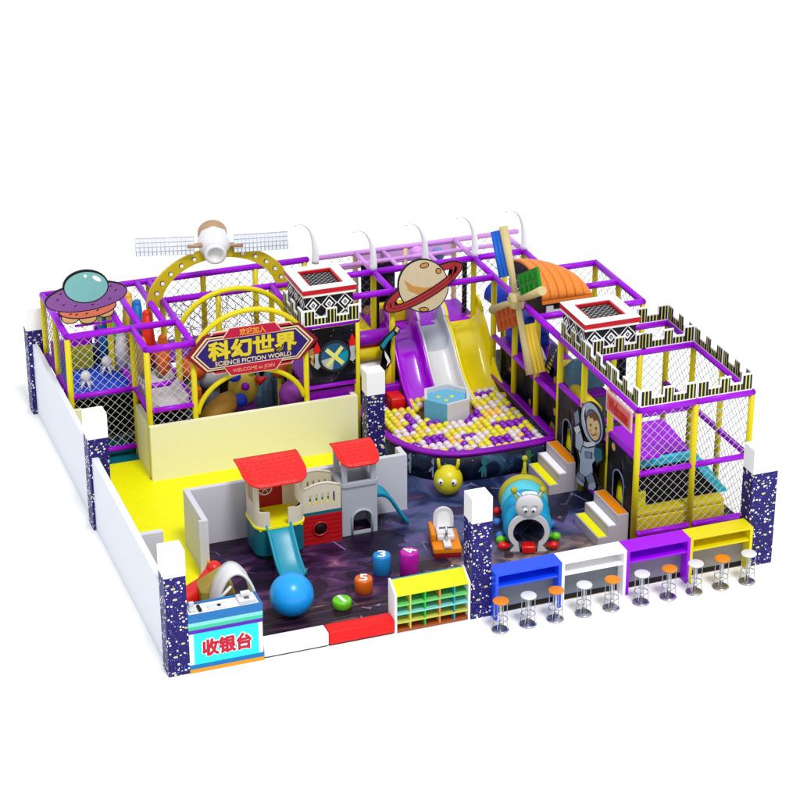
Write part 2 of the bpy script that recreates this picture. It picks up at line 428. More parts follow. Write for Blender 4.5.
# ------------------------------------------------------------------ front row: desk, benches, shelf, counters
t = thing('cashier_desk', 'cyan cashier desk with red Chinese writing and rainbow bands', 'desk', (.69, .2, 0))
b = MB(); b.box(.012, 1.37, .005, .42, .0, 1.10, WHITE); b.build('desk_body', t)
b = MB()
for z0, z1, m in ((0, .075, M('amber_band', (238, 160, 30))), (.076, .155, M('strong_blue_band', (16, 120, 190))), (.80, .875, M('violet_band', (92, 30, 190))), (.876, .945, M('mint_band', (64, 206, 160))), (.946, 1.02, SHELFC), (1.021, 1.14, M('steel_blue_band', (36, 120, 190)))):
    b.box(.006, 1.376, -.015, .425, z0, z1, m)
b.build('colour_bands', t)
b = MB(); b.box(.10, 1.29, -.008, .004, .157, .798, CYAN); b.build('cyan_panel', t)
b = MB(); M('sign_red', (206, 16, 50), .4)
for i_ in range(8): text_into(b, '收银台', WHITE, (.25+.028*math.cos(R(45*i_)), -.009, .31+.028*math.sin(R(45*i_))), X, Z, .90, .33, 0, .003+.0003*i_, .012)
for i_ in range(6): text_into(b, '收银台', MATS['sign_red'], (.25+.009*math.cos(R(60*i_)), -.009, .31+.009*math.sin(R(60*i_))), X, Z, .90, .33, .007, .012+.0004*i_, .014)
b.build('desk_lettering', t)
b = MB(); b.box(.04, 1.34, .02, .39, 1.1405, 1.155, WHITE); b.build('desk_top', t)
b = MB(); b.ringprism([(.004, -.018), (1.378, -.018), (1.378, .43), (.004, .43)], [(.035, .015), (1.345, .015), (1.345, .395), (.035, .395)], (0, 0, 0), X, Y, 1.1405, 1.185, MATS['steel_blue_band']); b.build('blue_rim', t)
t = thing('cash_register', 'small white cash register on the right end of the cashier desk', 'register', (1.15, .2, 1.155))
b = MB(); b.box(.98, 1.30, .08, .34, 1.156, 1.24, WHITEP, .012); b.build('register_body', t)
b = MB(); b.box(1.05, 1.22, .2, .28, 1.2405, 1.33, WHITEP, .01); b.build('display_hood', t)
b = MB(); b.box(1.09, 1.18, .12, .19, 1.241, 1.25, DGREY); b.build('keypad', t)
t = thing('card_terminal', 'small white card terminal at the left end of the cashier desk', 'terminal', (.2, .2, 1.155))
b = MB(); b.box(.08, .20, .12, .32, 1.156, 1.2, WHITEP, .01); b.box(.1, .19, .24, .3, 1.2, 1.29, WHITEP, .008); b.build('terminal_body', t)
b = MB(); b.box(.24, .30, .1, .3, 1.156, 1.2, BLACK, .008); b.build('handset', t)
t = thing('receipt_pad', 'small white receipt pad in the middle of the cashier desk', 'pad', (.55, .2, 1.155))
b = MB(); b.box(.42, .75, .1, .26, 1.156, 1.18, WHITEP, .006); b.build('paper_stack', t)
b = MB(); b.box(.6, .66, .15, .2, 1.181, 1.2, BLACK); b.build('clip', t)

def bench(x0, x1, m, label):
    t = thing('low_bench', label, 'bench', ((x0+x1)/2, .13, 0), 0, 'low padded benches at the entrance')
    b = MB(); b.box(x0, x1, .0, .32, 0.03, .29, m, .025); b.build('bench_block', t)
    b = MB(); b.box(x0+.03, x1-.03, .03, .30, 0, .029, BLACK); b.build('shadow_strip', t)  # black strip stands in for the shadow under the bench
bench(1.385, 2.615, M('white_bench_vinyl', (238, 240, 248), .4), 'low white padded bench next to the cashier desk')
bench(2.625, 3.88, M('red_bench_vinyl', (236, 8, 8), .4), 'low red padded bench next to the shoe shelf')

t = thing('shoe_shelf', 'white shoe shelf with coloured compartments and sloping yellow top', 'shelf', (4.63, .15, 0))
sx0, sx1 = 3.89, 5.375
prof = [(0, 0), (.36, 0), (.36, .98), (.30, .98), (0, .80)]
for xx in (sx0, sx1-.04):
    b = MB(); b.prism(prof, (xx, 0, 0), Y, Z, 0, .04, WHITE); b.build('side_panel', t)
b = MB(); b.box(sx0+.041, sx1-.041, .335, .355, .02, .95, M('shelf_back_board', (60, 130, 90), .5)); b.build('back_panel', t)
b = MB(); b.prism([(.006, .765), (.30, .945), (.30, .972), (.006, .795)], (sx0+.041, 0, 0), Y, Z, 0, sx1-sx0-.082, M('lemon_top', (236, 240, 20), .4)); b.box(sx0+.041, sx1-.041, .302, .334, .93, .975, TEAL); b.build('sloping_top', t)
for i, (z, m) in enumerate(((.02, SHELFB), (.19, SHELFY), (.37, SHELFC), (.55, SHELFG))):
    b = MB(); b.box(sx0+.041, sx1-.041, .008, .334, z, z+.03, m); b.build('shelf_board', t)
for i, m in enumerate((SHELFY, GREEN, M('shelf_orange_divider', (226, 150, 80)), M('shelf_cyan_divider', (30, 160, 180)))):
    xx = sx0+.02+(sx1-sx0-.04)*(i+1)/5
    b = MB()
    for za, zb in ((.051, .189), (.221, .369), (.401, .549), (.581, .775)): b.box(xx-.013, xx+.013, .012, .333, za, zb, m)
    b.build('divider', t)

def counter(x0, m, md, label):
    w = 1.33
    t = thing('snack_counter', label, 'counter', (x0+w/2, 0, 0), 0, 'row of bar counters along the front edge')
    for xa in (x0, x0+w-.06):
        b = MB(); b.box(xa, xa+.06, -.19, .19, 0, .918, m); b.build('side_panel', t)
    b = MB(); b.box(x0, x0+w, -.192, .192, .919, .965, m); b.build('counter_top', t)
    b = MB(); b.box(x0+.061, x0+w-.061, -.17, .17, .66, .70, m); b.build('shelf_board', t)
    b = MB(); b.box(x0+.061, x0+w-.061, .05, .07, .12, .659, md); b.box(x0+.061, x0+w-.061, .15, .17, .701, .918, m); b.build('back_panel', t)
    b = MB(); b.box(x0+.061, x0+w-.061, .06, .11, 0, .119, BLACK); b.build('kick_board', t)
cg = M('grey_counter_back', (120, 126, 138), .5)
counter(5.795, BLUE, cg, 'bright blue bar counter with a shelf next to the middle starry pillar')
counter(7.13, WHITE, cg, 'white bar counter between the blue one and the purple one')
counter(8.465, M('violet_paint', (172, 4, 248), .4), M('mauve_counter_back', (132, 122, 150), .5), 'violet bar counter between the white one and the yellow one')
counter(9.80-.005, M('lemon_paint', (240, 222, 10), .4), M('taupe_counter_back', (150, 142, 136), .5), 'yellow bar counter next to the right starry pillar')

def make_stool(m):
    t = thing('bar_stool', 'x', 'stool', (0, 0, 0), 0, 'round bar stools in a row before the counters')
    b = MB(); b.lathe([(0, .60), (.135, .60), (.148, .607), (.15, .62), (.145, .632), (.13, .638), (0, .638)], m, n=28); b.build('seat', t)
    b = MB(); b.tube([(0, 0, .03), (0, 0, .60)], .027, CHROME, 12); b.build('stem', t)
    b = MB(); b.lathe([(0, .005), (.16, .005), (.165, .015), (.14, .028), (.04, .04), (0, .04)], CHROME, n=28); b.build('base', t)
    b = MB(); b.tube([(.13*math.cos(R(a)), .13*math.sin(R(a)), .24) for a in range(0, 360, 15)], .009, CHROME, 6, closed=True); b.build('foot_ring', t)
    for k in range(4):
        a = R(45+90*k); c, s_ = math.cos(a), math.sin(a)
        b = MB(); b.tube([(.13*c, .13*s_, .6), (.13*c, .13*s_, .24), (.15*c, .15*s_, .02)], .007, CHROME, 6); b.build('leg', t)
    return t
so = make_stool(ORANGE); sw = make_stool(WHITEP)
stools = [(5.757, 'o', 'orange-topped stool closest to the middle starry pillar'), (6.31, 'w', 'white-topped stool before the middle of the blue counter'),
          (6.862, 'o', 'orange-topped stool before the joint of the blue and white counters'), (7.434, 'w', 'white-topped stool before the white counter'),
          (8.005, 'o', 'orange-topped stool before the right part of the white counter'), (8.62, 'w', 'white-topped stool before the left part of the violet counter'),
          (9.19, 'o', 'orange-topped stool before the violet counter'), (9.74, 'w', 'white-topped stool before the joint of the violet and yellow counters'),
          (10.30, 'o', 'orange-topped stool before the middle of the yellow counter'), (10.865, 'w', 'white-topped stool at the right end of the row by the wide pillar')]
seen = {}
for x_, c_, lb in stools:
    src = so if c_ == 'o' else sw
    if c_ not in seen: src.location = (x_, -.54, 0); src['label'] = lb; seen[c_] = 1
    else: dup(src, (x_, -.54, 0), None, lb)

# ------------------------------------------------------------------ climbing frames
ROWS = [1.55, 2.8, 4.05, 5.25, 6.45, 7.66, 8.87, 10.08, 11.3]
def post(t, x, y, z0=0, z1=2.93, m=YELLOW):
    b = MB(); b.tube([(x, y, z0+.02), (x, y, z1-.03)], .064, m, 12); b.tube([(x, y, z0), (x, y, z0+.02)], .075, DGREY, 12); return b.build('post', t)
def beam(t, p, q, m=PURPLE, r=.072, name='padded_beam'):
    b = MB(); b.tube([p, q], r, m, 12); b.ball(p, r*1.03, m, 12); b.ball(q, r*1.03, m, 12); return b.build(name, t)
def netp(t, o, u, Wd, Hg, m=NETW, pitch=.19, r=.0048):
    b = MB(); net(b, o, u, Z, Wd, Hg, m, pitch, r); return b.build('net_panel', t)
def deck(t, x0, x1, y0, y1, m=PURPLED, z=1.50):
    b = MB(); b.box(x0, x1, y0, y1, z-.08, z, m, .02); return b.build('deck', t)
TOP = 2.93

CAST = thing('play_structure', 'purple and yellow netted climbing frame with castle battlements on the right', 'play frame', (10.6, 5, 0))
t = CAST
for x_, y_ in [(9.45, 1.55), (10.67, 1.55), (11.89, 1.55), (9.45, 2.8), (9.45, 4.05), (9.45, 5.25), (9.45, 6.45), (9.45, 7.66), (11.89, 2.8), (11.89, 4.05), (11.89, 5.25), (11.89, 6.45), (11.89, 7.66), (11.89, 8.87), (10.67, 4.05), (10.67, 5.25), (10.67, 8.87), (10.67, 7.66)]:
    post(t, x_, y_)
for p, q in [((9.45, 1.55), (10.67, 1.55)), ((10.67, 1.55), (11.89, 1.55)), ((9.45, 1.55), (9.45, 5.25)), ((9.45, 5.25), (9.45, 8.87)), ((11.89, 1.55), (11.89, 5.25)), ((9.45, 4.05), (11.89, 4.05)), ((10.67, 5.25), (11.89, 5.25)), ((9.45, 5.25), (10.6, 5.25)), ((11.89, 6.45), (11.89, 8.87)), ((11.3, 6.45), (11.89, 6.45)), ((10.95, 7.66), (11.89, 7.66)), ((10.7, 8.87), (11.89, 8.87)), ((9.45, 6.45), (10.4, 6.45))]:
    beam(t, (*p, TOP), (*q, TOP))
# lower rails
for p, q, z in [((9.52, 1.55), (10.6, 1.55), 1.55), ((10.74, 1.55), (11.82, 1.55), 1.55), ((9.54, 1.50), (10.58, 1.50), .25), ((10.76, 1.50), (11.80, 1.50), .25), ((11.89, 1.62), (11.89, 5.2), 1.55),
                ((9.45, 1.62), (9.45, 2.73), 1.90), ((9.45, 4.12), (9.45, 5.18), 1.90), ((9.45, 2.88), (9.45, 3.98), .28), ((9.45, 5.3), (9.45, 8.8), 1.53), ((9.6, 4.05), (11.8, 4.05), 1.5)]:
    beam(t, (*p, z), (*q, z), PURPLE if z != 1.9 else PURPLE, .062, 'padded_rail')
netp(t, (9.51, 1.55, .3), X, 1.10, 1.22); netp(t, (10.73, 1.55, .3), X, 1.10, 1.22)
netp(t, (9.51, 1.55, 1.6), X, 1.10, 1.28); netp(t, (10.73, 1.55, 1.6), X, 1.10, 1.28)
for y_ in (1.6, 2.85, 4.1): netp(t, (11.89, y_, .1), Y, 1.12, 2.78, NETG, .2)
for y_ in (6.5, 7.72): netp(t, (11.89, y_, 1.6), Y, 1.1, 1.28, NETG, .2)
netp(t, (9.55, 5.25, 1.6), X, 1.05, 1.28, NETG); netp(t, (10.73, 5.25, .3), X, 1.1, 2.6, NETG); netp(t, (10.73, 8.87, 1.5), X, 1.1, 1.4, NETG, .2)
# yellow bottom box, black screen with teal edge, purple bouncing deck
b = MB(); b.box(9.52, 11.5, 1.64, 1.95, .05, .51, YELMAT, .03); b.build('yellow_pad_box', t)
b = MB(); b.box(9.52, 11.5, 1.66, 1.96, .515, .62, YELMAT, .03); b.build('yellow_pad_lid', t)
b = MB(); b.prism([(9.5, .5), (11.6, .5), (10.86, 1.46), (9.5, 1.46)], (0, 2.02, 0), X, Z, 0, .04, BLACKM); b.build('black_screen', t)
b = MB(); b.prism([(9.5, 1.46), (10.83, 1.46), (11.50, .60), (11.72, .60), (10.95, 1.60), (9.5, 1.60)], (0, 2.06, 0), X, Z, 0, .12, TEALPAD); b.build('teal_edge_pad', t)
b = MB(); b.prism([(9.5, 2.2), (10.93, 2.2), (11.06, 3.62), (9.5, 3.62)], (0, 0, 0), X, Y, 1.48, 1.57, PURPLE); b.build('deck', t)
b = MB(); b.prism([(2.06, .55), (3.98, 1.2), (3.98, .0), (2.06, 0)], (10.96, 0, 0), Y, Z, 0, .03, BLACKM); b.build('black_screen', t)
deck(t, 9.5, 10.0, 1.64, 2.05, PURPLE, 1.86)
# decks along the pit side
deck(t, 9.45, 10.62, 5.3, 8.8, PURPLED, 1.50); deck(t, 9.45, 9.9, 4.15, 5.2, PURPLED, 1.50)
# printed doorway panels beside the stairs
def doorpanel(t, y0, y1):
    # outline with an arched doorway
    W_ = y1-y0
    arch = [(.72*W_, .62), (.72*W_, 1.1)]+arc(.52*W_, 1.1, .20*W_, 0, 180, 10)[1:]+[(.32*W_, .62)]
    pts = [(0, .05), (W_, .05), (W_, 1.86), (0, 1.86)]
    b = MB()
    b.prism([(0, .62), (0, .05), (W_, .05), (W_, .62)], (9.43, y0, 0), Y, Z, -.03, .03, GALX)
    b.prism([(0, .62), (.32*W_, .62), (.32*W_, 1.1)]+arc(.52*W_, 1.1, .20*W_, 180, 90, 6)[1:]+[(.52*W_, 1.86), (0, 1.86)], (9.43, y0, 0), Y, Z, -.03, .03, GALX)
    b.prism([(.52*W_, 1.86)]+arc(.52*W_, 1.1, .20*W_, 90, 0, 6)+[(.72*W_, .62), (W_, .62), (W_, 1.86)], (9.43, y0, 0), Y, Z, -.03, .03, GALX)
    b.build('printed_doorway', t)
    b = MB(); b.ringprism([(.74*W_, .62), (.74*W_, 1.1)]+arc(.52*W_, 1.1, .23*W_, 0, 180, 12)[1:]+[(.30*W_, .62), (.31*W_, .6), (.73*W_, .6)],
                          [(.72*W_, .62), (.72*W_, 1.1)]+arc(.52*W_, 1.1, .205*W_, 0, 180, 12)[1:]+[(.325*W_, .62), (.33*W_, .615), (.71*W_, .615)], (9.395, y0, 0), Y, Z, -.012, .004, SUITD); b.build('arch_trim', t)
    b = MB(); b.box(9.47, 9.9, y0+.3*(y1-y0), y1-.1, .05, .92, YELL, .03); b.build('yellow_step_block', t)
doorpanel(t, 1.62, 2.74); doorpanel(t, 4.11, 5.19)
b = MB(); b.box(9.62, 9.8, 2.9, 3.95, .35, .9, YELMAT, .03); b.build('yellow_step_block', t)
b = MB(); b.box(10.2, 10.3, 2.2, 3.9, .05, 1.4, BLACKM); b.build('black_screen', t)
# galaxy wall inside along the pit side below and above deck
b = MB(); b.box(9.62, 9.66, 5.3, 8.8, .05, 1.4, GALX); b.build('printed_skirt_panel', t)
b = MB(); b.box(11.0, 11.04, 5.4, 7.4, 1.52, 2.8, GALX); b.build('printed_back_panel', t)
# welcome board
b = MB(); b.prism([(0, 0), (1.14, 0), (1.14, .44), (0, .44)], (9.375, 2.80, 2.42), -Y, Z, 0, .03, M('pale_pink_board', (250, 204, 204), .5)); 
b.prism([(.05, .05), (1.09, .05), (1.09, .39), (.05, .39)], (9.375, 2.80, 2.42), -Y, Z, .031, .035, M('rose_board', (238, 120, 120), .5))
text_into(b, 'Welcome', M('welcome_red', (218, 20, 30), .4), (9.375, 2.67, 2.50), -Y, Z, .88, .28, .041, .047, .02); b.build('welcome_board', t)
# battlement panels
def cren_mesh():
    b = MB(); L = 1.2
    segs = [(0, .25, .36), (.25, .49, .19), (.49, .72, .36), (.72, .96, .19), (.96, L, .36)]
    out = [(0, 0), (L, 0)]
    for a, c_, h in segs[::-1]: out += [(c_, h), (a, h)]
    # white border board
    pts = [out[0], out[1]]+[p for p in out[2:]]
    for a, c_, h in segs: b.prism([(a, 0), (c_, 0), (c_, h), (a, h)], (0, 0, 0), X, Z, -.02, .02, WHITE)
    for a, c_, h in segs:
        x_ = a+.03
        for side in (-1, 1):
            d = (.0215, .0245) if side > 0 else (-.0245, -.0215)
            x_ = a+.022; k = 0; e = c_-.022 if h > .3 else c_+.018; x_ = a+.022 if h > .3 else a-.012
            while x_ < e-.01:
                w_ = min(.052 if k % 2 == 0 else .026, e-x_); b.prism([(x_, .03), (x_+w_, .03), (x_+w_, h-.03), (x_, h-.03)], (0, 0, 0), X, Z, d[0], d[1], BLACK if k % 2 == 0 else STRIPEY); x_ += w_; k += 1
    return b.mesh('battlement_panel')
CM = cren_mesh()
def cren(t, x, y, ang, sx=1, z=2.995):
    o = bpy.data.objects.new('battlement_panel', CM); COL.objects.link(o); o.parent = t
    o.location = Vector((x, y, z))-t.location; o.rotation_euler = (0, 0, ang); o.scale = (sx, 1, 1); return o
for x_ in (9.46, 10.68): cren(t, x_, 1.55, 0)
for x_ in (9.6, 10.69): cren(t, x_, 4.05, 0, .99)
cren(t, 10.69, 5.25, 0, .99)
for y_ in (1.56, 2.79, 4.02): cren(t, 9.45, y_, R(90)); cren(t, 11.89, y_, R(90))

# magnet-style square tower heads (white and red slab over a patterned box)
def tower_head(t, x0, x1, y0, y1, label_parent=None):
    zb, zt = 3.0, 3.575
    b = MB(); b.box(x0+.05, x1-.05, y0+.05, y1-.05, zb, zt, WHITE)
    for (o, u, Wd) in (((x0+.05, y0+.05, zb), X, x1-x0-.10), ((x0+.05, y1-.05, zb), -Y, y1-y0-.10), ((x1-.05, y0+.05, zb), Y, y1-y0-.10)):
        o = Vector(o); cw = Wd/3; H = zt-zb; hc = .37
        b.prism([(0, 0), (Wd, 0), (Wd, H), (0, H)], o, u, Z, .001, .004, BLACK)
        for k in range(3):
            cx_ = cw*(k+.5)
            for f, m_, d in ((1.0, WHITE, .004), (.84, BLACK, .007), (.52, WHITE, .010), (.26, BLACK, .013), (.1, WHITE, .016)):
                a_, b_ = cw*.5*f, .2*f
                b.prism([(cx_-a_, hc), (cx_, hc-b_), (cx_+a_, hc), (cx_, hc+b_)], o, u, Z, d, d+.003, m_)
            for f, m_, d in ((.8, WHITE, .0045), (.5, BLACK, .0075), (.25, WHITE, .0105)):
                a_, b_ = cw*.5*f, .15*f
                b.prism([(cx_-a_, .12), (cx_, .12-b_ if .12-b_ > .003 else .003), (cx_+a_, .12), (cx_, .12+b_)], o, u, Z, d, d+.003, m_)
    b.build('patterned_box', t)
    i = .23
    out = [(x0, y0), (x1, y0), (x1, y1), (x0, y1)]; inn = [(x0+i, y0+i), (x1-i, y0+i), (x1-i, y1-i), (x0+i, y1-i)]
    b = MB(); b.ringprism(out, inn, (0, 0, 0), X, Y, zt+.001, 3.63, M('pale_under_slab', (246, 244, 240), .5)); b.build('slab_underside', t)
    e = .012
    out = [(x0-e, y0-e), (x1+e, y0-e), (x1+e, y1+e), (x0-e, y1+e)]; inn2 = [(x0+i+e, y0+i+e), (x1-i-e, y0+i+e), (x1-i-e, y1-i-e), (x0+i+e, y1-i-e)]
    b = MB(); b.ringprism(out, inn2, (0, 0, 0), X, Y, 3.631, 3.735, M('slab_red_edge', (206, 20, 34), .4)); b.build('red_edge', t)
    inn3 = [(x0+i-.03, y0+i-.03), (x1-i+.03, y0+i-.03), (x1-i+.03, y1-i+.03), (x0+i-.03, y1-i+.03)]
    b = MB(); b.ringprism(out, inn3, (0, 0, 0), X, Y, 3.736, 3.75, WHITE); b.build('white_top', t)
    b = MB(); b.box(x0+i-.02, x1-i+.02, y0+i-.02, y1-i+.02, 3.64, 3.66, WHITE); net(b, (x0+i-.02, y0+i-.02, 3.68), X, Y, x1-x0-2*i+.04, y1-y0-2*i+.04, BLACK, .12, .011); b.build('top_mesh', t)
tower_head(CAST, 9.41, 10.61, 4.02, 5.24)

# ---- left wing with the entrance
LEFT = thing('play_structure', 'purple and yellow netted climbing frame around the arched entrance on the left', 'play frame', (2.5, 9.5, 0))
t = LEFT
for x_, y_ in [(-.07, 8.87), (-.07, 10.08), (-.07, 11.3), (1.3, 8.87), (1.3, 7.66), (2.27, 8.87), (1.1, 11.3), (2.27, 10.08), (2.27, 11.3), (3.5, 11.3), (3.5, 10.08), (4.7, 8.87), (4.7, 10.08), (4.7, 11.3), (5.83, 7.66), (1.1, 10.08), (5.85, 11.3), (5.85, 10.08)]:
    post(t, x_, y_)
BT = [((-.07, 11.3), (5.9, 11.3)), ((-.07, 8.87), (-.07, 11.3)), ((-.07, 10.08), (1.1, 10.08)), ((2.27, 10.08), (6.2, 10.08)), ((-.07, 8.87), (2.27, 8.87)), ((1.3, 7.66), (1.3, 8.87)), ((1.3, 7.66), (2.27, 7.66)), ((2.27, 7.66), (2.27, 10.08)), ((1.1, 8.9), (1.1, 11.3)), ((1.48, 8.9), (1.48, 11.3)), ((2.0, 8.9), (2.0, 11.3)), ((2.27, 10.3), (2.27, 11.3)), ((4.7, 7.66), (5.83, 7.66)), ((4.7, 7.66), (4.7, 8.87)), ((4.7, 8.87), (4.7, 10.08)), ((5.83, 7.66), (5.83, 8.87)), ((4.7, 8.87), (5.83, 8.87))]
for p, q in BT: beam(t, (*p, TOP), (*q, TOP))
for p, q, z in [((0, 8.87), (1.22, 8.87), 1.56), ((1.3, 7.75), (1.3, 8.8), 1.56), ((1.38, 7.66), (2.2, 7.66), 1.55), ((0, 8.87), (1.22, 8.87), .22), ((-.07, 8.9), (-.07, 11.2), 1.55), ((1.3, 8.87), (2.27, 8.87), 1.55), ((2.27, 7.7), (2.27, 11.2), 1.55), ((4.78, 7.66), (5.75, 7.66), 1.53), ((1.3, 8.95), (1.3, 11.2), 1.56)]:
    beam(t, (*p, z), (*q, z), PURPLE, .06, 'padded_rail')
for args in [((-.01, 8.87, 1.62), X, 1.25, 1.26, NETW), ((-.01, 8.87, .25), X, 1.25, 1.25, NETW), ((1.36, 7.66, 1.61), X, .86, 1.27, NETW), ((1.36, 7.66, .9), X, .86, .6, NETW), ((-.07, 8.93, 1.6), Y, 1.1, 1.28, NETG), ((-.07, 10.14, 1.6), Y, 1.1, 1.28, NETG), ((0, 11.3, 1.6), X, 1.05, 1.28, NETK), ((1.16, 11.3, 1.6), X, 1.05, 1.28, NETK), ((2.33, 11.3, 1.6), X, 1.1, 1.28, NETK), ((3.56, 11.3, 1.6), X, 1.1, 1.28, NETK), ((4.76, 11.3, 1.6), X, 1.0, 1.28, NETK), ((2.33, 10.08, 1.6), X, 1.1, 1.28, NETK), ((3.56, 10.08, 1.6), X, 1.1, 1.28, NETK), ((4.76, 10.08, 1.6), X, 1.0, 1.28, NETK), ((1.3, 7.72, 1.62), Y, 1.1, 1.26, NETG)]:
    netp(t, *args, pitch=.19 if args[4] is NETW else .20, r=.0055)
# chain webbing
rr = random.Random(3)
b = MB()
for k in range(18):
    x0_ = 2.4+rr.random()*2.2; z0_ = 1.6+rr.random()*.2; p = Vector((x0_, 9.6+rr.random()*1.4, 2.88)); path = [p.copy()]
    while p.z > 1.6: p = p+Vector((rr.uniform(-.07, .07), rr.uniform(-.06, .06), -.09)); path.append(p.copy())
    b.tube(path, .007, NETG, 4)
for k in range(9):
    z_ = 1.65+rr.random()*1.1; p = Vector((2.35, 9.8+rr.random()*1.1, z_)); path = [p.copy()]
    while p.x < 4.6: p = p+Vector((.12, rr.uniform(-.05, .05), rr.uniform(-.09, .09))); path.append(p.copy())
    b.tube(path, .007, NETG, 4)
b.build('chain_webbing', t)
deck(t, -.07, 1.3, 8.95, 11.25, PITB, 1.50); deck(t, 1.38, 2.2, 7.75, 8.8, FOAMY, 1.53); deck(t, 1.38, 2.2, 8.95, 11.2, FOAMY, 1.52); deck(t, 2.3, 5.8, 10.15, 11.25, PURPLED, 1.5); deck(t, 4.76, 5.78, 7.72, 10.0, PURPLED, 1.46)
for y_ in (7.8, 9.0, 10.0):
    for x_ in (1.39, 2.01):
        b = MB(); b.prism([(0, 0), (.18, 0), (.05, .14), (0, .14)] if x_ < 1.5 else [(0, 0), (.18, 0), (.18, .14), (.13, .14)], (x_, y_+.95, 1.54), X, Z, 0, .9, FOAMY); b.build('foam_wedge', t)
b = MB(); b.box(.95, 1.35, 11.0, 11.1, 1.52, 2.15, PURPLE); b.box(1.5, 2.2, 11.05, 11.15, 1.52, 2.1, PURPLE); b.box(.0, .9, 11.05, 11.15, 1.52, 1.9, PURPLE); b.build('purple_back_pad', t)
b = MB(); b.box(-.02, 5.85, 9.9, 9.94, .05, 1.4, BLACKM); b.box(1.4, 2.25, 8.4, 8.44, .05, 1.4, BLACKM); b.build('black_screen', t)
# entrance hoops
for nm, y_, ax in (('entrance_hoop', 7.66, 0), ('entrance_hoop', 8.87, 0)):
    b = MB()
    for xx in (2.27, 4.70): b.tube([(xx, y_, 0), (xx, y_, 2.5)], .06, YELLOW, 12)
    b.tube([(3.485-1.215*math.cos(R(a)), y_, 2.5+1.0*math.sin(R(a))) for a in range(0, 181, 6)], .058, YELLOW, 12); b.build(nm, t)
b = MB(); b.tube([(3.485-1.17*math.cos(R(a)), 7.66, 1.2+.95*math.sin(R(a))) for a in range(8, 173, 6)], .052, YELLOW, 12); b.build('inner_hoop', t)
# printed panel with disc right of the entrance
b = MB(); b.box(4.76, 5.78, 7.60, 7.63, 1.60, 2.86, GALX); b.build('printed_panel', t)
o = (5.30, 7.598, 2.21)
b = MB(); b.prism(arc(0, 0, .36, 0, 348, 29), o, X, Z, 0, .03, M('charcoal_disc_rim', (40, 42, 48), .5)); b.prism(arc(0, 0, .30, 0, 345, 23), o, X, Z, .031, .036, M('disc_blue', (40, 92, 140), .4))
b.prism(arc(0, 0, .30, 190, 260, 8)+[(0, 0)], o, X, Z, .0365, .038, LGREY); b.prism(arc(0, 0, .30, -60, 20, 8)+[(0, 0)], o, X, Z, .0365, .038, TEAL)
for a in (50, -45):
    c_, s_ = math.cos(R(a)), math.sin(R(a)); h, w_ = .26, .045
    d_ = .039 if a > 0 else .044
    b.prism([(c_*h-s_*w_, s_*h+c_*w_), (-c_*h-s_*w_, -s_*h+c_*w_), (-c_*h+s_*w_, -s_*h-c_*w_), (c_*h+s_*w_, s_*h-c_*w_)], o, X, Z, d_, d_+.004, M('pale_lemon', (240, 236, 130), .4))
b.build('spinning_disc', t)
for xx, zz in ((4.92, 2.35), (5.70, 2.42)):
    b = MB(); b.prism([(-.07, 0), (.07, 0), (.07, .09), (0, .28), (-.07, .09)], (xx, 7.598, zz-.02), X, Z, 0, .03, RED); b.prism([(-.06, 0), (-.05, -.15), (-.07, -.3), (0, -.36), (.07, -.3), (.05, -.15), (.06, 0)], (xx, 7.598, zz-.03), X, Z, 0, .025, LGREY); b.build('rocket_plaque', t)
b = MB(); b.box(4.76, 5.78, 7.72, 7.76, 1.0, 1.48, PURPLED); b.build('purple_skirt_pad', t)
tower_head(LEFT, 4.67, 5.82, 7.66, 8.94)
cren(t, 4.64, 7.60, 0, 1.02, 2.96); cren(t, 4.62, 7.62, R(90), 1.05, 2.96)

# ---- rear frame behind the slides
REAR = thing('play_structure', 'rear purple and yellow climbing frame behind the three slides', 'play frame', (8.2, 10, 0))
t = REAR
for x_, y_ in [(7.06, 8.87), (9.45, 8.87), (7.06, 10.08), (9.45, 10.08), (8.25, 11.3), (10.67, 10.08), (7.06, 11.3), (9.45, 11.3), (10.2, 10.08)]:
    post(t, x_, y_, m=YELPALE if y_ > 11 else YELLOW)
for p, q in [((6.3, 10.08), (7.06, 10.08)), ((7.06, 10.08), (9.45, 10.08)), ((5.95, 8.87), (7.06, 8.87)), ((7.06, 8.87), (7.06, 10.08)), ((7.06, 8.87), (9.45, 8.87)), ((9.45, 8.95), (9.45, 10.08)), ((9.45, 10.08), (10.67, 10.08)), ((10.67, 8.95), (10.67, 10.08))]:
    beam(t, (*p, TOP), (*q, TOP))
for p, q, z in [((6.15, 11.3), (11.0, 11.3), TOP), ((7.06, 10.2), (7.06, 11.3), TOP), ((9.45, 10.2), (9.45, 11.3), TOP), ((6.4, 11.3), (9.4, 11.3), 2.62), ((10.67, 10.2), (10.67, 11.3), TOP)]:
    beam(t, (*p, z), (*q, z), LILAC, .06)
netp(t, (6.4, 11.3, 1.7), X, .6, 1.2, NETG, .2, .005); netp(t, (9.5, 11.3, 1.7), X, 1.15, 1.2, NETG, .2, .005); netp(t, (6.0, 10.08, 1.6), X, 1.0, 1.28, NETG, .2); netp(t, (9.5, 10.08, 1.5), X, 1.15, 1.35, NETG, .2); netp(t, (8.0, 10.08, 1.6), X, 1.4, 1.28, NETG, .2)
b = MB(); b.box(7.15, 9.38, 11.27, 11.33, 2.66, 2.86, M('lilac_pad', (236, 190, 248), .5)); b.build('lilac_board', t)
beam(t, (6.3, 10.7, TOP-.02), (10.6, 10.7, TOP-.02), LILAC, .05)
for xx in (7.7, 8.6): beam(t, (xx, 10.15, TOP-.02), (xx, 11.25, TOP-.02), LILAC, .05)
deck(t, 7.0, 9.5, 10.0, 11.2, PURPLE, 1.52); deck(t, 5.95, 7.0, 9.7, 11.2, YELMAT, 1.6)
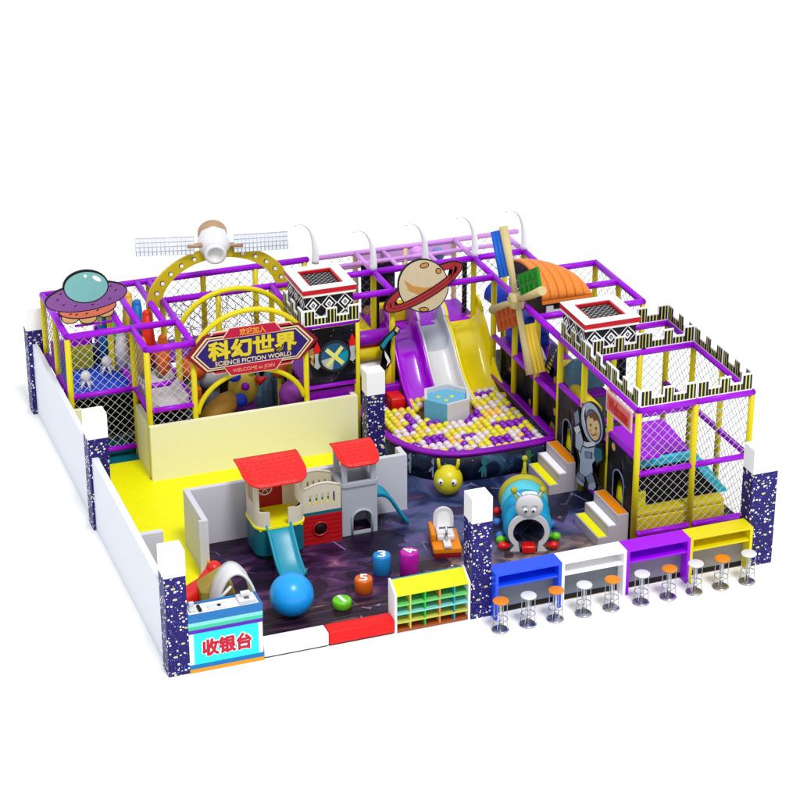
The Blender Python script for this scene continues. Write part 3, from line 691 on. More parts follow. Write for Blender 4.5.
b = MB(); b.box(7.1, 7.9, 11.0, 11.05, 1.52, 2.8, GALX); b.build('printed_back_panel', t)
b = MB(); b.box(9.28, 9.38, 10.3, 10.36, 1.52, 2.85, BLACK); b.build('black_strip', t)
b = MB(); b.box(7.1, 7.2, 10.1, 10.14, 1.52, 2.85, BLACK); b.build('black_strip', t)
b = MB(); b.box(7.12, 7.95, 10.35, 10.5, 1.53, 2.0, YELMAT, .03); b.build('yellow_pad', t)
b = MB(); b.box(6.0, 9.4, 9.96, 9.99, .05, 1.42, GALD); b.build('printed_skirt_panel', t)
# soft obstacle rollers between entrance and slides
for z_, r_, m_, nm in ((1.86, .17, PURPLED, 'purple_roller'), (1.50, .17, YELMAT, 'yellow_roller'), (1.14, .17, WHITEP, 'white_roller')):
    b = MB(); b.tube([(5.95, 9.0, z_), (7.0, 9.0, z_)], r_, m_, 18); b.build(nm, t)
b = MB(); b.box(5.95, 7.0, 8.92, 9.1, 1.665, 1.70, RED); b.build('red_strap', t)
b = MB(); b.tube([(6.95, 8.95, .55), (6.95, 8.95, 1.25)], .15, M('yellow_column_pad', (236, 200, 20), .45), 14); b.build('yellow_column_pad', t)
b = MB(); b.box(6.75, 7.2, 8.7, 8.95, .3, .78, PURPLED, .03); b.build('purple_pad', t)
b = MB(); b.box(6.80, 7.12, 8.2, 8.65, .3, .68, RED, .03); b.build('red_step_pad', t)
for x_, y_, z_, m_ in ((8.4, 10.9, 2.1, LILAC), (8.9, 10.9, 2.0, M('dusty_blue', (120, 140, 200)))):
    b = MB(); b.ball((x_, y_, z_+.8), .16, m_); b.build('hanging_bag', t)

# ------------------------------------------------------------------ slides
def slide(name, label, x0b, x1b, x0t, x1t, m, lip=None):
    t = thing(name, label, 'slide', ((x0b+x1b)/2, 8.5, 0), 0, 'three wide slides into the ball pit')
    prof = [(-.5, .13), (-.5, .30), (-.455, .315), (-.42, .28), (-.40, .10), (-.33, .02), (-.2, 0), (.2, 0), (.33, .02), (.40, .10), (.42, .28), (.455, .315), (.5, .30), (.5, .13)]
    path = []
    N = 22
    for i in range(N+1):
        s_ = i/N; y_ = 10.15-2.3*s_
        # steep smooth chute
        f = 1-s_; z_ = .22+1.33*(3*f*f-2*f*f*f if f < 1 else 1)
        z_ = .22+1.30*(1/(1+math.exp(-(f-.52)*7.2)))/(1/(1+math.exp(-(.48)*7.2)))
        path.append((s_, y_, z_))
    b = MB(); k = b.mi(m); rings = []
    for s_, y_, z_ in path:
        cx_ = (x0t+x1t)/2*(1-s_)+(x0b+x1b)/2*s_; w_ = (x1t-x0t)*(1-s_)+(x1b-x0b)*s_
        hs = 1.0+.25*math.sin(s_*math.pi)
        rings.append([b.bm.verts.new((cx_+a*w_, y_, z_+c_*hs)) for a, c_ in prof])
    for A, B in zip(rings, rings[1:]):
        for j in range(len(prof)-1): q = b.bm.faces.new((A[j], A[j+1], B[j+1], B[j])); q.material_index = (b.mi(LGREY) if (m is SLIDEW and rings.index(A) < 8 and 3 <= j <= 9) else k); q.smooth = True  # upper faces of the white chute greyed: entrance shade put into the colour
    o = b.build('chute', t)
    md = o.modifiers.new('thick', 'SOLIDIFY'); md.thickness = .03; md.offset = -1
    for sx in (-1, 1):
        b = MB(); xx = (x0t+x1t)/2+sx*(x1t-x0t)*.46
        b.prism([(-.25, -.05), (.32, -.22), (.34, .18), (.2, .34), (.0, .42), (-.25, .30)], (xx+.03, 10.05, 1.62), -Y, Z, 0, .06, m)
        b.build('entry_cheek', t)
    return t
slide('slide', 'glossy purple slide, leftmost of the three above the ball pit', 7.13, 7.86, 7.28, 7.97, SLIDEP)
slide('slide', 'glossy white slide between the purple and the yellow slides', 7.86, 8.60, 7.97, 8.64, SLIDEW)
slide('slide', 'glossy yellow slide, rightmost of the three above the ball pit', 8.60, 9.42, 8.64, 9.56, SLIDEY)

# ------------------------------------------------------------------ ball pit
rim = [(9.42, 8.9), (9.42, 5.37), (9.1, 5.30), (8.36, 5.27), (7.8, 5.27), (7.26, 5.34), (6.86, 5.52), (6.52, 5.82), (6.27, 6.25), (6.12, 6.8), (6.02, 7.5), (6.0, 8.0), (6.0, 8.6)]
t = thing('ball_pit', 'curved ball pit wall printed with space scenes and a purple rim', 'ball pit', (7.8, 7, 0))
def offs(pts, d):
    out = []
    for i, p in enumerate(pts):
        a = Vector(pts[max(i-1, 0)]); c_ = Vector(pts[min(i+1, len(pts)-1)]); tv = (c_-a).normalized(); nn = Vector((-tv.y, tv.x))
        out.append((p[0]+nn.x*d, p[1]+nn.y*d))
    return out
def smoothpath(pts, n=4):
    out = []
    for i in range(len(pts)-1):
        p0 = Vector(pts[max(i-1, 0)]); p1 = Vector(pts[i]); p2 = Vector(pts[i+1]); p3 = Vector(pts[min(i+2, len(pts)-1)])
        for k in range(n):
            s_ = k/n; out.append(tuple(.5*((2*p1)+(-p0+p2)*s_+(2*p0-5*p1+4*p2-p3)*s_*s_+(-p0+3*p1-3*p2+p3)*s_**3)))
    out.append(pts[-1]); return out
rs = [rim[0]]+smoothpath(rim[1:], 4)
A, B = offs(rs, .075), offs(rs, -.075)
def strip(A, B, z0, z1, m):
    b = MB(); k = b.mi(m)
    V = [[b.bm.verts.new((p[0], p[1], z)) for p in L_] for L_, z in ((A, z0), (B, z0), (B, z1), (A, z1))]
    for i in range(len(A)-1):
        for j in range(4): q = b.bm.faces.new((V[j][i], V[j][i+1], V[(j+1) % 4][i+1], V[(j+1) % 4][i])); q.material_index = k; q.smooth = (j in (1, 3))
    for i in (0, -1): q = b.bm.faces.new([V[j][i] for j in range(4)]); q.material_index = k
    return b
strip(offs(rs, .06), offs(rs, -.06), 0, .58, GALP).build('printed_wall', t)
strip(A, B, .581, .66, PURPLED).build('padded_rim', t)
# little alien figures printed on the outside
n_fig = [(6.42, 5.93), (6.80, 5.55), (7.75, 5.19), (8.75, 5.20)]
for i, (fx_, fy_) in enumerate(n_fig):
    m_ = [SUITD, SUITD, M('alien_teal', (50, 120, 130), .5), M('alien_green', (50, 110, 84), .5)][i]
    dirv = Vector((.75, -.66, 0)) if i < 1 else (Vector((.9, -.43, 0)) if i == 1 else X)
    dirv.normalize(); o = Vector((fx_-.02, fy_-.03, 0)) if i < 2 else Vector((fx_, 5.195, 0))
    b = MB(); b.prism(arc(0, .44, .07, 0, 330, 11, .085), o, dirv, Z, 0, .012, m_)
    b.prism([(-.03, .36), (-.06, .22), (-.05, .06), (-.02, .06), (0, .2), (.02, .06), (.05, .06), (.06, .22), (.03, .36)], o, dirv, Z, 0, .011, m_)
    b.prism([(-.05, .33), (-.13, .22), (-.10, .20), (-.03, .29)], o, dirv, Z, .012, .016, m_); b.prism([(.05, .33), (.13, .40), (.11, .43), (.03, .36)], o, dirv, Z, .012, .016, m_)
    b.build('alien_print', t)
b = MB(); b.prism([(p[0], p[1]) for p in rs[2:]]+[(6.0, 8.9), (9.4, 8.9)], (0, 0, 0), X, Y, .30, .34, M('pit_floor_foam', (150, 110, 60), .7)); b.build('pit_floor', t)
# hexagonal tub
hx, hy = 7.86, 7.62
t = thing('hexagonal_tub', 'white and pale blue hexagonal tub standing in the ball pit', 'tub', (hx, hy, .35))
hexo = [(hx+.56*math.cos(R(a)), hy+.56*math.sin(R(a))) for a in range(10, 360, 60)]; hexi = [(hx+.49*math.cos(R(a)), hy+.49*math.sin(R(a))) for a in range(10, 360, 60)]
for i in range(6):
    j = (i+1) % 6; b = MB(); fr = i in (3, 4)
    q = [hexo[i], hexo[j], hexi[j], hexi[i]]; b.prism(q, (0, 0, 0), X, Y, .345, .90, SKYB if i == 3 else M('tub_white', (226, 224, 230), .4)); b.build('tub_side', t)
b = MB(); b.prism(hexi, (0, 0, 0), X, Y, .345, .80, SKYB); b.build('tub_top', t)
for dx, dy in ((-.15, .12), (.13, .04), (-.05, -.10)):
    b = MB(); b.lathe([(.045, .80), (.045, .812), (.022, .812), (.022, .802)], YELL, (hx+dx, hy+dy, 0), 14); b.build('spout', t)
# the balls
def inside(px, py, poly):
    r_ = False
    for i in range(len(poly)):
        x1, y1 = poly[i]; x2, y2 = poly[i-1]
        if (y1 > py) != (y2 > py) and px < (x2-x1)*(py-y1)/(y2-y1)+x1: r_ = not r_
    return r_
inner = offs(rs, -.13); polyb = [tuple(p) for p in inner]+[(6.16, 8.75), (9.25, 8.75)]
if not inside(7.2, 6.5, polyb): polyb = [tuple(p) for p in offs(rs, .16)]+[(6.16, 8.75), (9.25, 8.75)]
protos = {}
rr = random.Random(11); cnt = 0; last = BY
for iy in range(22):
    for ix in range(22):
        x_ = 6.14+ix*.163; y_ = 5.46+iy*.168
        if not inside(x_, y_, polyb) or math.hypot(x_-hx, y_-hy) < .62: continue
        if y_ > 8.35 and 7.15 < x_ < 9.35: continue
        if x_ < 6.35 and y_ > 6.9: continue
        if 6.72 < x_ < 7.2 and y_ > 8.12: continue
        if cnt >= 300: break
        key = rr.choice(['purple', 'white', 'yellow', 'orange', 'yellow', 'white', 'white', 'purple', 'yellow']) if rr.random() < .66 else last
        last = key if isinstance(key, str) else 'yellow'
        key = last
        m_ = dict(purple=BP, white=BW, yellow=BY, orange=BO)[key]
        if key not in protos:
            b = MB(); b.ball((0, 0, 0), .083, m_, 16); protos[key] = b.mesh('play_ball')
        o = bpy.data.objects.new('play_ball', protos[key]); COL.objects.link(o)
        o.location = (x_+rr.uniform(-.008, .008), y_+rr.uniform(-.008, .008), .475+rr.uniform(-.012, .02)); o.rotation_euler = (0, rr.random(), rr.random()*6)
        
        ang = math.degrees(math.atan2(y_-hy, x_-hx)) % 360; dd = math.hypot(x_-hx, y_-hy)
        if dd < .82: zone = 'right up against the hexagonal tub'
        elif y_ < 5.9: zone = 'along the front curved rim of the ball pit'
        elif x_ > 9.0: zone = 'along the straight right rim of the ball pit'
        elif y_ > 7.9: zone = 'near the foot of the slides in the ball pit'
        elif x_ < hx-.5: zone = 'in the left part of the ball pit beyond the starry pillar'
        elif x_ > hx+.5: zone = 'in the middle of the ball pit right of the tub'
        else: zone = 'in the ball pit between the tub and the front rim'
        tag(o, 'small %s plastic ball %s' % (key, zone), 'ball', '%s balls %s' % (key, zone)); cnt += 1
print('balls', cnt)

# ------------------------------------------------------------------ stairs
def stairs(y0, y1, label):
    t = thing('foam_steps', label, 'steps', (9.05, (y0+y1)/2, 0), 0, 'white foam steps with coloured treads')
    for i, (xa, zt) in enumerate(((8.74, .22), (8.95, .44), (9.14, .66))):
        b = MB(); b.box(xa, 9.385, y0, y1, zt-.22+.001, zt, STAIRW); b.build('step_block', t)
    for i, (xa, xb, zt, m_) in enumerate(((8.765, 8.935, .22, YELL), (8.975, 9.125, .44, WHITE), (9.165, 9.365, .66, ORANGE))):
        b = MB(); b.box(xa, xb, y0+.03, y1-.03, zt+.001, zt+.012, m_); b.build('tread', t)
stairs(1.66, 2.76, 'white foam steps nearest the counters, leading to the front printed doorway')
stairs(4.06, 5.14, 'white foam steps beside the ball pit corner')

# ------------------------------------------------------------------ playhouse
t = thing('playhouse', 'plastic playhouse of two red-roofed towers with a bridge and two teal slides', 'playhouse', (3.4, 3.9, 0))
def ring_shell(b, cx, cy, hx_, hy_, rc, z0, z1, th, m, cuts=()):
    """rounded-rectangle wall ring"""
    def outline(hx_, hy_, rc):
        out = []
        for qx, qy, a0 in ((1, -1, -90), (1, 1, 0), (-1, 1, 90), (-1, -1, 180)):
            out += [(cx+qx*(hx_-rc)+rc*math.cos(R(a0+i*18)), cy+qy*(hy_-rc)+rc*math.sin(R(a0+i*18))) for i in range(6)]
        return out
    O_, I_ = outline(hx_, hy_, rc), outline(hx_-th, hy_-th, max(.02, rc-th))
    b.ringprism(O_, I_, (0, 0, 0), X, Y, z0, z1, m)
    return O_
c1x, c1y, h1x, h1y = 2.80, 3.86, .50, .44
b = MB(); ring_shell(b, c1x, c1y, h1x, h1y, .22, .12, .70, .03, TEALD)
b.build('tower_base', t)
b = MB(); ring_shell(b, c1x, c1y, h1x-.04, h1y-.04, .2, .0, .119, .03, M('dark_base_foot', (10, 36, 48), .5)); b.build('base_foot', t)
b = MB(); ring_shell(b, c1x, c1y, h1x+.02, h1y+.02, .23, .701, .74, .06, YELL); b.build('yellow_band', t)
b = MB(); b.box(c1x-h1x+.06, c1x+h1x-.06, c1y-h1y+.03, c1y+h1y-.06, .66, .72, YELL); b.build('floor_board', t)
# cream walls of the first tower: corner shells
def cornerwall(b, qx, qy, lx, ly, z0, z1, m, th=.035):
    rc = .22; a0 = {(1, -1): -90, (1, 1): 0, (-1, 1): 90, (-1, -1): 180}[(qx, qy)]
    cx, cy = c1x+qx*(h1x-rc), c1y+qy*(h1y-rc)
    o_ = [(cx+rc*math.cos(R(a0+i*15)), cy+rc*math.sin(R(a0+i*15))) for i in range(7)]; i_ = [(cx+(rc-th)*math.cos(R(a0+i*15)), cy+(rc-th)*math.sin(R(a0+i*15))) for i in range(7)]
    return o_, i_
z0w, z1w = .741, 1.72
b = MB()
def wpanel(x0, x1, y0, y1, z0, z1, m=CREAM): b.box(x0, x1, y0, y1, z0, z1, m)
for qx in (-1, 1):
    for qy in (-1, 1):
        o_, i_ = cornerwall(b, qx, qy, 0, 0, z0w, z1w, CREAM)
        if qy < 0:
            b.prism(o_+i_[::-1], (0, 0, 0), X, Y, z0w, 1.08, CREAM)
            o_, i_ = (o_[:4], i_[:4]) if qx < 0 else (o_[3:], i_[3:])
            b.prism(o_+i_[::-1], (0, 0, 0), X, Y, 1.0801, z1w, CREAM)
        else: b.prism(o_+i_[::-1], (0, 0, 0), X, Y, z0w, z1w, CREAM)
L_, R_, F_, K_ = c1x-h1x, c1x+h1x, c1y-h1y, c1y+h1y
wpanel(L_+.22, L_+.27, F_, F_+.035, z0w, 1.06); wpanel(R_-.36, R_-.22, F_, F_+.035, z0w, 1.10)

wpanel(L_, L_+.035, F_+.22, K_-.22, z0w, 1.15); wpanel(R_-.035, R_, F_+.22, K_-.22, z0w, 1.0)
wpanel(L_+.22, R_-.22, K_-.035, K_, z0w, 1.15, M('inner_red_wall', (170, 20, 24), .5))
wpanel(L_+.22, L_+.30, K_-.035, K_, 1.151, z1w); wpanel(R_-.30, R_-.22, K_-.035, K_, 1.151, z1w); wpanel(c1x-.04, c1x+.04, K_-.035, K_, 1.151, z1w)
b.build('cream_wall', t)
b = MB(); b.tube([(c1x-.22+.14*math.cos(R(a)), c1y-.1+.02*math.sin(R(a)), 1.42+.12*math.sin(R(a))) for a in range(0, 360, 20)], .014, CREAM, 6, closed=True)
for a in (0, 60, 120): b.tube([(c1x-.22+.14*math.cos(R(a)), c1y-.1, 1.42+.12*math.sin(R(a))), (c1x-.22-.14*math.cos(R(a)), c1y-.1, 1.42-.12*math.sin(R(a)))], .01, CREAM, 6)
b.build('steering_wheel', t)
def tileroof(name, x0, x1, yb, yf, zr, z0, m):
    """curved shingle roof: high back edge at yb, front eave at yf with rounded corners"""
    b = MB(); k = b.mi(m); xm, hw = (x0+x1)/2, (x1-x0)/2; NX, NT_ = 28, 16
    def pt(i, j, dz=0.0):
        u = -1+2*i/NX; tt = -.10+1.10*j/NT_
        au = abs(u); cut = 0 if au < .55 else (1-math.sqrt(max(0, 1-((au-.55)/.45)**2)))
        tm = 1-.40*cut; t_ = tt*tm if tt > 0 else tt
        z_ = zr-(zr-z0)*(abs(t_)**1.5)*(1 if t_ > 0 else 2.5)
        return Vector((xm+u*hw, yb+(yf-yb)*t_, z_+dz))
    G = [[b.bm.verts.new(pt(i, j)) for j in range(NT_+1)] for i in range(NX+1)]
    for i in range(NX):
        for j in range(NT_): f = b.bm.faces.new((G[i][j], G[i+1][j], G[i+1][j+1], G[i][j+1])); f.material_index = k; f.smooth = True
    o = b.build(name, t); md = o.modifiers.new('thick', 'SOLIDIFY'); md.thickness = .045; md.offset = -1
    b = MB()
    edge = [pt(0, j, -.02) for j in range(NT_+1)]+[pt(i, NT_, -.02) for i in range(1, NX+1)]+[pt(NX, j, -.02) for j in range(NT_-1, -1, -1)]
    b.tube(edge, .028, m, 8)
    for j in range(4, NT_, 2):
        b.tube([pt(i, j, .001) for i in range(1, NX)], .006, m, 5)
        for i in range(1+(j//2) % 2, NX, 3): b.tube([pt(i, j, .002), pt(i, j+2 if j+2 <= NT_ else NT_, .002)], .005, m, 4)
    b.build('shingle_relief', o)
    return o
tileroof('red_roof', 2.14, 3.37, 4.2, 3.30, 1.90, 1.72, REDS)
# bridge
b = MB(); b.box(3.33, 4.13, 3.72, 3.78, .02, .66, M('red_brick_panel', (196, 22, 26), .4)); 
for zz in (.12, .22, .32, .42, .52, .60): b.box(3.335, 4.125, 3.713, 3.719, zz, zz+.012, M('red_brick_groove', (150, 12, 16), .5))
b.build('red_tunnel_panel', t)
b = MB(); b.lathe([(.145, -.01), (.165, -.02), (.165, .02), (.145, .03), (.13, .01)], M('red_ring', (190, 16, 20), .35), (3.68, 3.712, .36), 22, Matrix.Rotation(R(90), 3, 'X')); b.build('porthole_ring', t)
b = MB(); b.lathe([(0, 0), (.135, 0), (.135, .01), (0, .01)], M('porthole_dark', (24, 6, 8), .6), (3.68, 3.715, .36), 22, Matrix.Rotation(R(90), 3, 'X')); b.build('porthole', t)
for yy in (3.74, 4.3):
    b = MB(); b.box(3.34, 4.12, yy-.005, yy+.03, .661, .73, TEALD); b.build('teal_rail', t)
    b = MB(); W_ = .78
    top = [(W_*i/10, 1.24+.10*math.sin(math.pi*i/10)) for i in range(11)]
    # slotted fence from strips
    slots = [(.13, .17), (.26, .30), (.38, .42), (.50, .54), (.62, .66)]
    xs = [0]+[v for s_ in slots for v in s_]+[W_]
    for a, c_ in zip(xs[::2], xs[1::2]): b.prism([(a, .88), (c_, .88), (c_, 1.12), (a, 1.12)], (3.34, yy, 0), X, Z, -.025, .0, CREAM)
    b.prism([(0, .731), (W_, .731), (W_, .88), (0, .88)], (3.34, yy, 0), X, Z, -.025, .0, CREAM)
    b.prism([(0, 1.12), (W_, 1.12)]+top[::-1], (3.34, yy, 0), X, Z, -.025, .0, CREAM)
    b.tube([(3.34+a, yy+.012, z_) for a, z_ in top], .025, CREAM, 8); b.build('slotted_fence', t)
b = MB(); b.box(3.34, 4.12, 3.80, 4.28, .64, .68, YELL); b.build('bridge_floor', t)
# grey tower
g0, g1, gf, gk = 4.18, 4.92, 3.85, 4.42
b = MB()
b.prism([(g0, 0), (4.40, 0), (4.40, .10), (4.40, .36)]+[(4.40+.01, .36)]+[(g0, .36)], (0, gf, 0), X, Z, -.04, 0, LGREY)
b.prism([(4.79, 0), (g1, 0), (g1, .36), (4.79, .36)], (0, gf, 0), X, Z, -.04, 0, LGREY)
b.prism([(4.401, .0), (4.789, .0), (4.789, .07), (4.401, .07)], (0, gf, 0), X, Z, -.04, 0, LGREY)
b.prism([(g0, .361), (4.40, .361)]+[(4.595-.195*math.cos(R(a)), .361+.17*math.sin(R(a))) for a in range(15, 91, 15)]+[(4.595, 1.1), (g0, 1.1)], (0, gf, 0), X, Z, -.04, 0, LGREY)
b.prism([(4.595, 1.1)]+[(4.595+.195*math.cos(R(a)), .361+.17*math.sin(R(a))) for a in range(90, -1, -15)]+[(g1, .361), (g1, 1.1)], (0, gf, 0), X, Z, -.04, 0, LGREY)
b.box(g0, g0+.04, gf+.04, gk, 0, 1.1, LGREY); b.box(g1-.04, g1, gf+.04, gk, 0, 1.1, LGREY); b.box(g0, g1, gk, gk+.04, 0, 1.1, LGREY)
b.build('grey_tower_wall', t)
b = MB(); b.tube([(4.385, gf-.015, .02), (4.385, gf-.015, .36)]+[(4.595-.21*math.cos(R(a)), gf-.015, .36+.19*math.sin(R(a))) for a in range(15, 180, 15)]+[(4.805, gf-.015, .36), (4.805, gf-.015, .02)], .024, LGREY, 8); b.build('arch_frame', t)
b = MB(); ring_shell(b, (g0+g1)/2, (gf+gk)/2+.02, (g1-g0)/2+.035, (gk-gf)/2+.06, .1, 1.101, 1.17, .1, LGREY); b.build('tower_ledge', t)
for xx in (g0+.07, g1-.07):
    for yy, zz in ((gf+.05, 1.58), (gk-.02, 1.74)):
        b = MB(); b.box(xx-.055, xx+.055, yy-.04, yy+.04, 1.171, zz, LGREY, .012); b.build('roof_post', t)
b = MB(); b.box(g0+.05, g1-.05, gf+.05, gk-.02, .68, .72, LGREY); b.build('tower_floor', t)
tileroof('red_roof', 4.17, 4.97, 4.42, 3.72, 1.80, 1.62, REDS)
# slides of the playhouse
def mini_slide(path, w, m, ax, nm):
    b = MB(); k = b.mi(m); prof = [(-.5, -.02), (-.5, .09), (-.44, .10), (-.40, .02), (-.3, 0), (.3, 0), (.40, .02), (.44, .10), (.5, .09), (.5, -.02)]
    rings = []
    for p in path:
        p = Vector(p); rings.append([b.bm.verts.new(p+ax*(a*w)+Z*c_) for a, c_ in prof])
    for A_, B_ in zip(rings, rings[1:]):
        for j in range(len(prof)-1): q = b.bm.faces.new((A_[j], A_[j+1], B_[j+1], B_[j])); q.material_index = k; q.smooth = True
    o = b.build(nm, t); md = o.modifiers.new('thick', 'SOLIDIFY'); md.thickness = .025; md.offset = -1; return o
def bez(p0, p1, p2, p3, n=14):
    out = []
    for i in range(n+1):
        s_ = i/n; q = 1-s_; out.append(tuple(q**3*a+3*q*q*s_*b_+3*q*s_*s_*c_+s_**3*d_ for a, b_, c_, d_ in zip(p0, p1, p2, p3)))
    return out
mini_slide(bez((2.74, 3.44, .71), (2.74, 3.15, .6), (2.74, 2.95, .12), (2.76, 2.55, .05)), .52, TEAL, X, 'front_slide')
mini_slide(bez((4.95, 4.12, .72), (5.25, 4.12, .78), (5.35, 4.05, .3), (5.58, 4.0, .04)), .34, TEAL, Y, 'side_slide')

# ------------------------------------------------------------------ loose toys on the play floor
def single(name, b, label, cat, group=None, parent=None):
    o = b.build(name); return tag(o, label, cat, group)
b = MB(); b.ball((0, 0, 0), .415, BALLB, 48); o = single('exercise_ball', b, 'big azure blue ball in front of the playhouse slide', 'ball'); o.location = (2.33, 1.33, .43)
def drum(x_, y_, r_, h, m, num, label):
    t = thing('number_stool', label, 'stool', (x_, y_, .012), 0, 'numbered round stools')
    b = MB(); b.lathe([(0, 0), (r_-.02, 0), (r_, .02), (r_, h-.035), (r_-.012, h-.01), (r_-.035, h), (0, h)], m, n=36); b.build('drum_body', t, False)
    u = Vector((math.cos(R(-20)), math.sin(R(-20)), 0)); v = Vector((-u.y, u.x, 0)); s_ = r_*1.45
    if num == '4': u, v = Vector((.55, .83, 0)), Vector((-.83, .55, 0))
    if num == '1': u, v = Vector((.97, .2, 0)), Vector((-.2, .97, 0))
    b = MB(); wn = s_*(.62 if num != '1' else .22); o = -u*wn/2-v*s_/2+Z*(h+.001)
    text_into(b, num, WHITE, o, u, v, wn, s_, 0, .005, .012); b.build('number', t, False)
drum(4.42, 2.20, .175, .42, M('blue_drum', (24, 140, 214), .35), '3', 'blue round stool marked 3')
drum(4.91, 2.0, .18, .50, MAG, '4', 'tall magenta round stool marked 4')
drum(3.86, 1.66, .175, .30, M('orange_drum', (232, 104, 20), .35), '5', 'orange round stool marked 5')
drum(3.29, 1.26, .185, .17, LIME, '1', 'low lime green round stool marked 1')

t = thing('space_hopper', 'yellow bouncing ball with two horns and big eyes in front of the ball pit', 'bouncing ball', (6.80, 4.80, .01))
b = MB(); b.ball((0, 0, .35), .30, M('hopper_yellow', (226, 214, 16), .35), 40, (1, 1, 1.05)); b.build('hopper_body', t, False)
fdir = Vector((-.42, -.85, .22)).normalized(); side = Vector((.9, -.42, 0)).normalized()
for s_ in (-1, 1):
    p = Vector((0, 0, .35))+side*(.17*s_)
    b = MB(); b.tube([p+Z*.24, p+Z*.36+side*(.03*s_), p+Z*.44+side*(.035*s_)], [.04, .034, .038], M('hopper_yellow', (0, 0, 0)), 12); b.ball(p+Z*.44+side*(.035*s_), .04, MATS['hopper_yellow'], 12); b.build('horn', t, False)
    e = Vector((0, 0, .36))+(fdir+side*(.55*s_)).normalized()*.285
    b = MB(); b.ball(e, .07, WHITEP, 18, (1, 1, 1)); ob = b.build('eye', t, False)
    b = MB(); b.ball(e+fdir*.055-side*(.008*s_), .026, BLACK, 12); b.build('pupil', ob, False)

t = thing('ride_on_toy', 'white seat on an orange rocking base between the number 4 stool and the pillar', 'ride-on toy', (5.93, 2.72, .012), R(-14))
b = MB(); b.prism([(-.26, -.42), (.26, -.42), (.28, -.1), (.28, .42), (-.28, .42), (-.28, -.1)], (0, 0, 0), X, Y, 0, .07, DRED); b.build('base_plate', t, False)
b = MB(); b.box(-.28, .28, -.40, .42, .071, .20, ORANGE, .03); b.box(-.29, -.19, -.1, .46, .2, .36, ORANGE, .025); b.build('orange_body', t, False)
b = MB(); b.box(-.17, .18, -.12, .30, .201, .33, WHITEP, .04); b.build('seat', t, False)
b = MB(); b.prism([(-.2, 0), (.2, 0), (.2, .28)]+arc(0, .28, .2, 0, 180, 12)[1:-1]+[(-.2, .28)], (0, .36, .25), X, Z, 0, .06, WHITEP); b.prism([(-.13, .05), (.13, .05), (.13, .26)]+arc(0, .26, .13, 0, 180, 10)[1:-1]+[(-.13, .26)], (0, .299, .25), X, Z, .001, .008, WHITE); b.build('backrest', t, False)
b = MB(); b.box(-.07, .08, -.42, -.14, .201, .27, WHITEP, .015); b.tube([(0, -.2, .25), (0, -.14, .55)], .025, CHROME, 10); b.build('steering_column', t, False)
b = MB(); b.tube([(-.14, -.14, .52), (.14, -.14, .52)], .018, DGREY, 8); b.build('handlebar', t, False)

# caterpillar tunnel
t = thing('caterpillar_tunnel', 'blue caterpillar crawl tunnel with a white face, red tongue and round feet', 'play tunnel', (7.42, 2.05, .012), R(-19))
segs = [(0.12, TEAL), (.55, M('tunnel_light_blue', (90, 206, 224), .4)), (.98, M('tunnel_blue', (16, 168, 222), .4)), (1.38, M('tunnel_white_band', (226, 226, 226), .4)), (1.62, M('tunnel_olive', (190, 180, 40), .4))]
cols = [M('tunnel_blue', (0, 0, 0)), M('tunnel_blue', (0, 0, 0)), MATS['tunnel_light_blue'], M('tunnel_olive', (0, 0, 0))]
lens = [(.10, .55), (.56, 1.0), (1.01, 1.42), (1.43, 1.62)]
for i, ((y0, y1), m_) in enumerate(zip(lens, cols)):
    b = MB(); k = b.mi(m_); N = 20; rings = []
    for yy, rs_ in ((y0, .385), (y0+.05, .425), ((y0+y1)/2, .455), (y1-.05, .425), (y1, .385)):
        if i == 3: rs_ += .02
        rings.append([b.bm.verts.new((rs_*math.cos(R(a)), yy, .40+rs_*math.sin(R(a)))) for a in [-38+256*j/N for j in range(N+1)]])
    for A_, B_ in zip(rings, rings[1:]):
        for j in range(N): q = b.bm.faces.new((A_[j], A_[j+1], B_[j+1], B_[j])); q.material_index = k; q.smooth = True
    o = b.build('tunnel_ring', t, False); md = o.modifiers.new('thick', 'SOLIDIFY'); md.thickness = .03; md.offset = 1
b = MB(); b.prism([(.36*math.cos(R(a)), .36+.36*math.sin(R(a))) for a in range(-50, 231, 10)], (0, 1.66, 0), X, Z, 0, .05, BLACK); b.build('tunnel_dark_end', t, False)
FW_ = M('caterpillar_face', (226, 226, 232), .5)
ro = [(-.36, 0)]+[(.41*math.cos(R(a)), .43+.40*math.sin(R(a))) for a in range(230, -51, -10)]+[(.36, 0)]
ri = [(-.17, 0)]+[(.31*math.cos(R(a)), .41+.31*math.sin(R(a))) for a in range(230, -51, -10)]+[(.17, 0)]
b = MB(); b.ringprism(ro, ri, (0, .02, 0), X, Z, 0, .07, FW_)
# drop the bottom closing bar by keeping it thin on the floor
b.build('mouth_arch', t, False)
b = MB(); b.ball((0, 0, .97), .27, FW_, 28, (1.0, .36, 1.03)); b.build('head', t, False); hd = bpy.context.scene.objects[-1] if False else None
head = [c for c in t.children if c.name.startswith('head')][0]
for s_ in (-1, 1):
    b = MB(); b.ball((s_*.08, -.085, .93), .05, WHITE, 14, (1, .5, 1)); b.build('eye', head, False)
    b = MB(); b.ball((s_*.072, -.112, .92), .025, BLACK, 10); b.build('pupil', head, False)
    b = MB(); b.tube([(s_*.085+.07*math.cos(R(a)), -.09, .98+.05*math.sin(R(a))) for a in range(20, 161, 20)], .007, GREY, 5); b.build('eyebrow', head, False)
    b = MB(); b.tube([(s_*.16, .02, 1.17), (s_*.24, .02, 1.27)], [.03, .008], FW_, 8); b.build('ear', head, False)
b = MB()
for k in range(9):
    a = R(20+17.5*k); b.ball((.13*math.cos(a), .0, 1.23+.04*math.sin(a)), .036, WHITE, 10)
b.build('hair_tuft', head, False)
b = MB(); b.box(-.13, .13, -.17, .06, .0, .17, RED, .04); b.build('tongue', t, False)
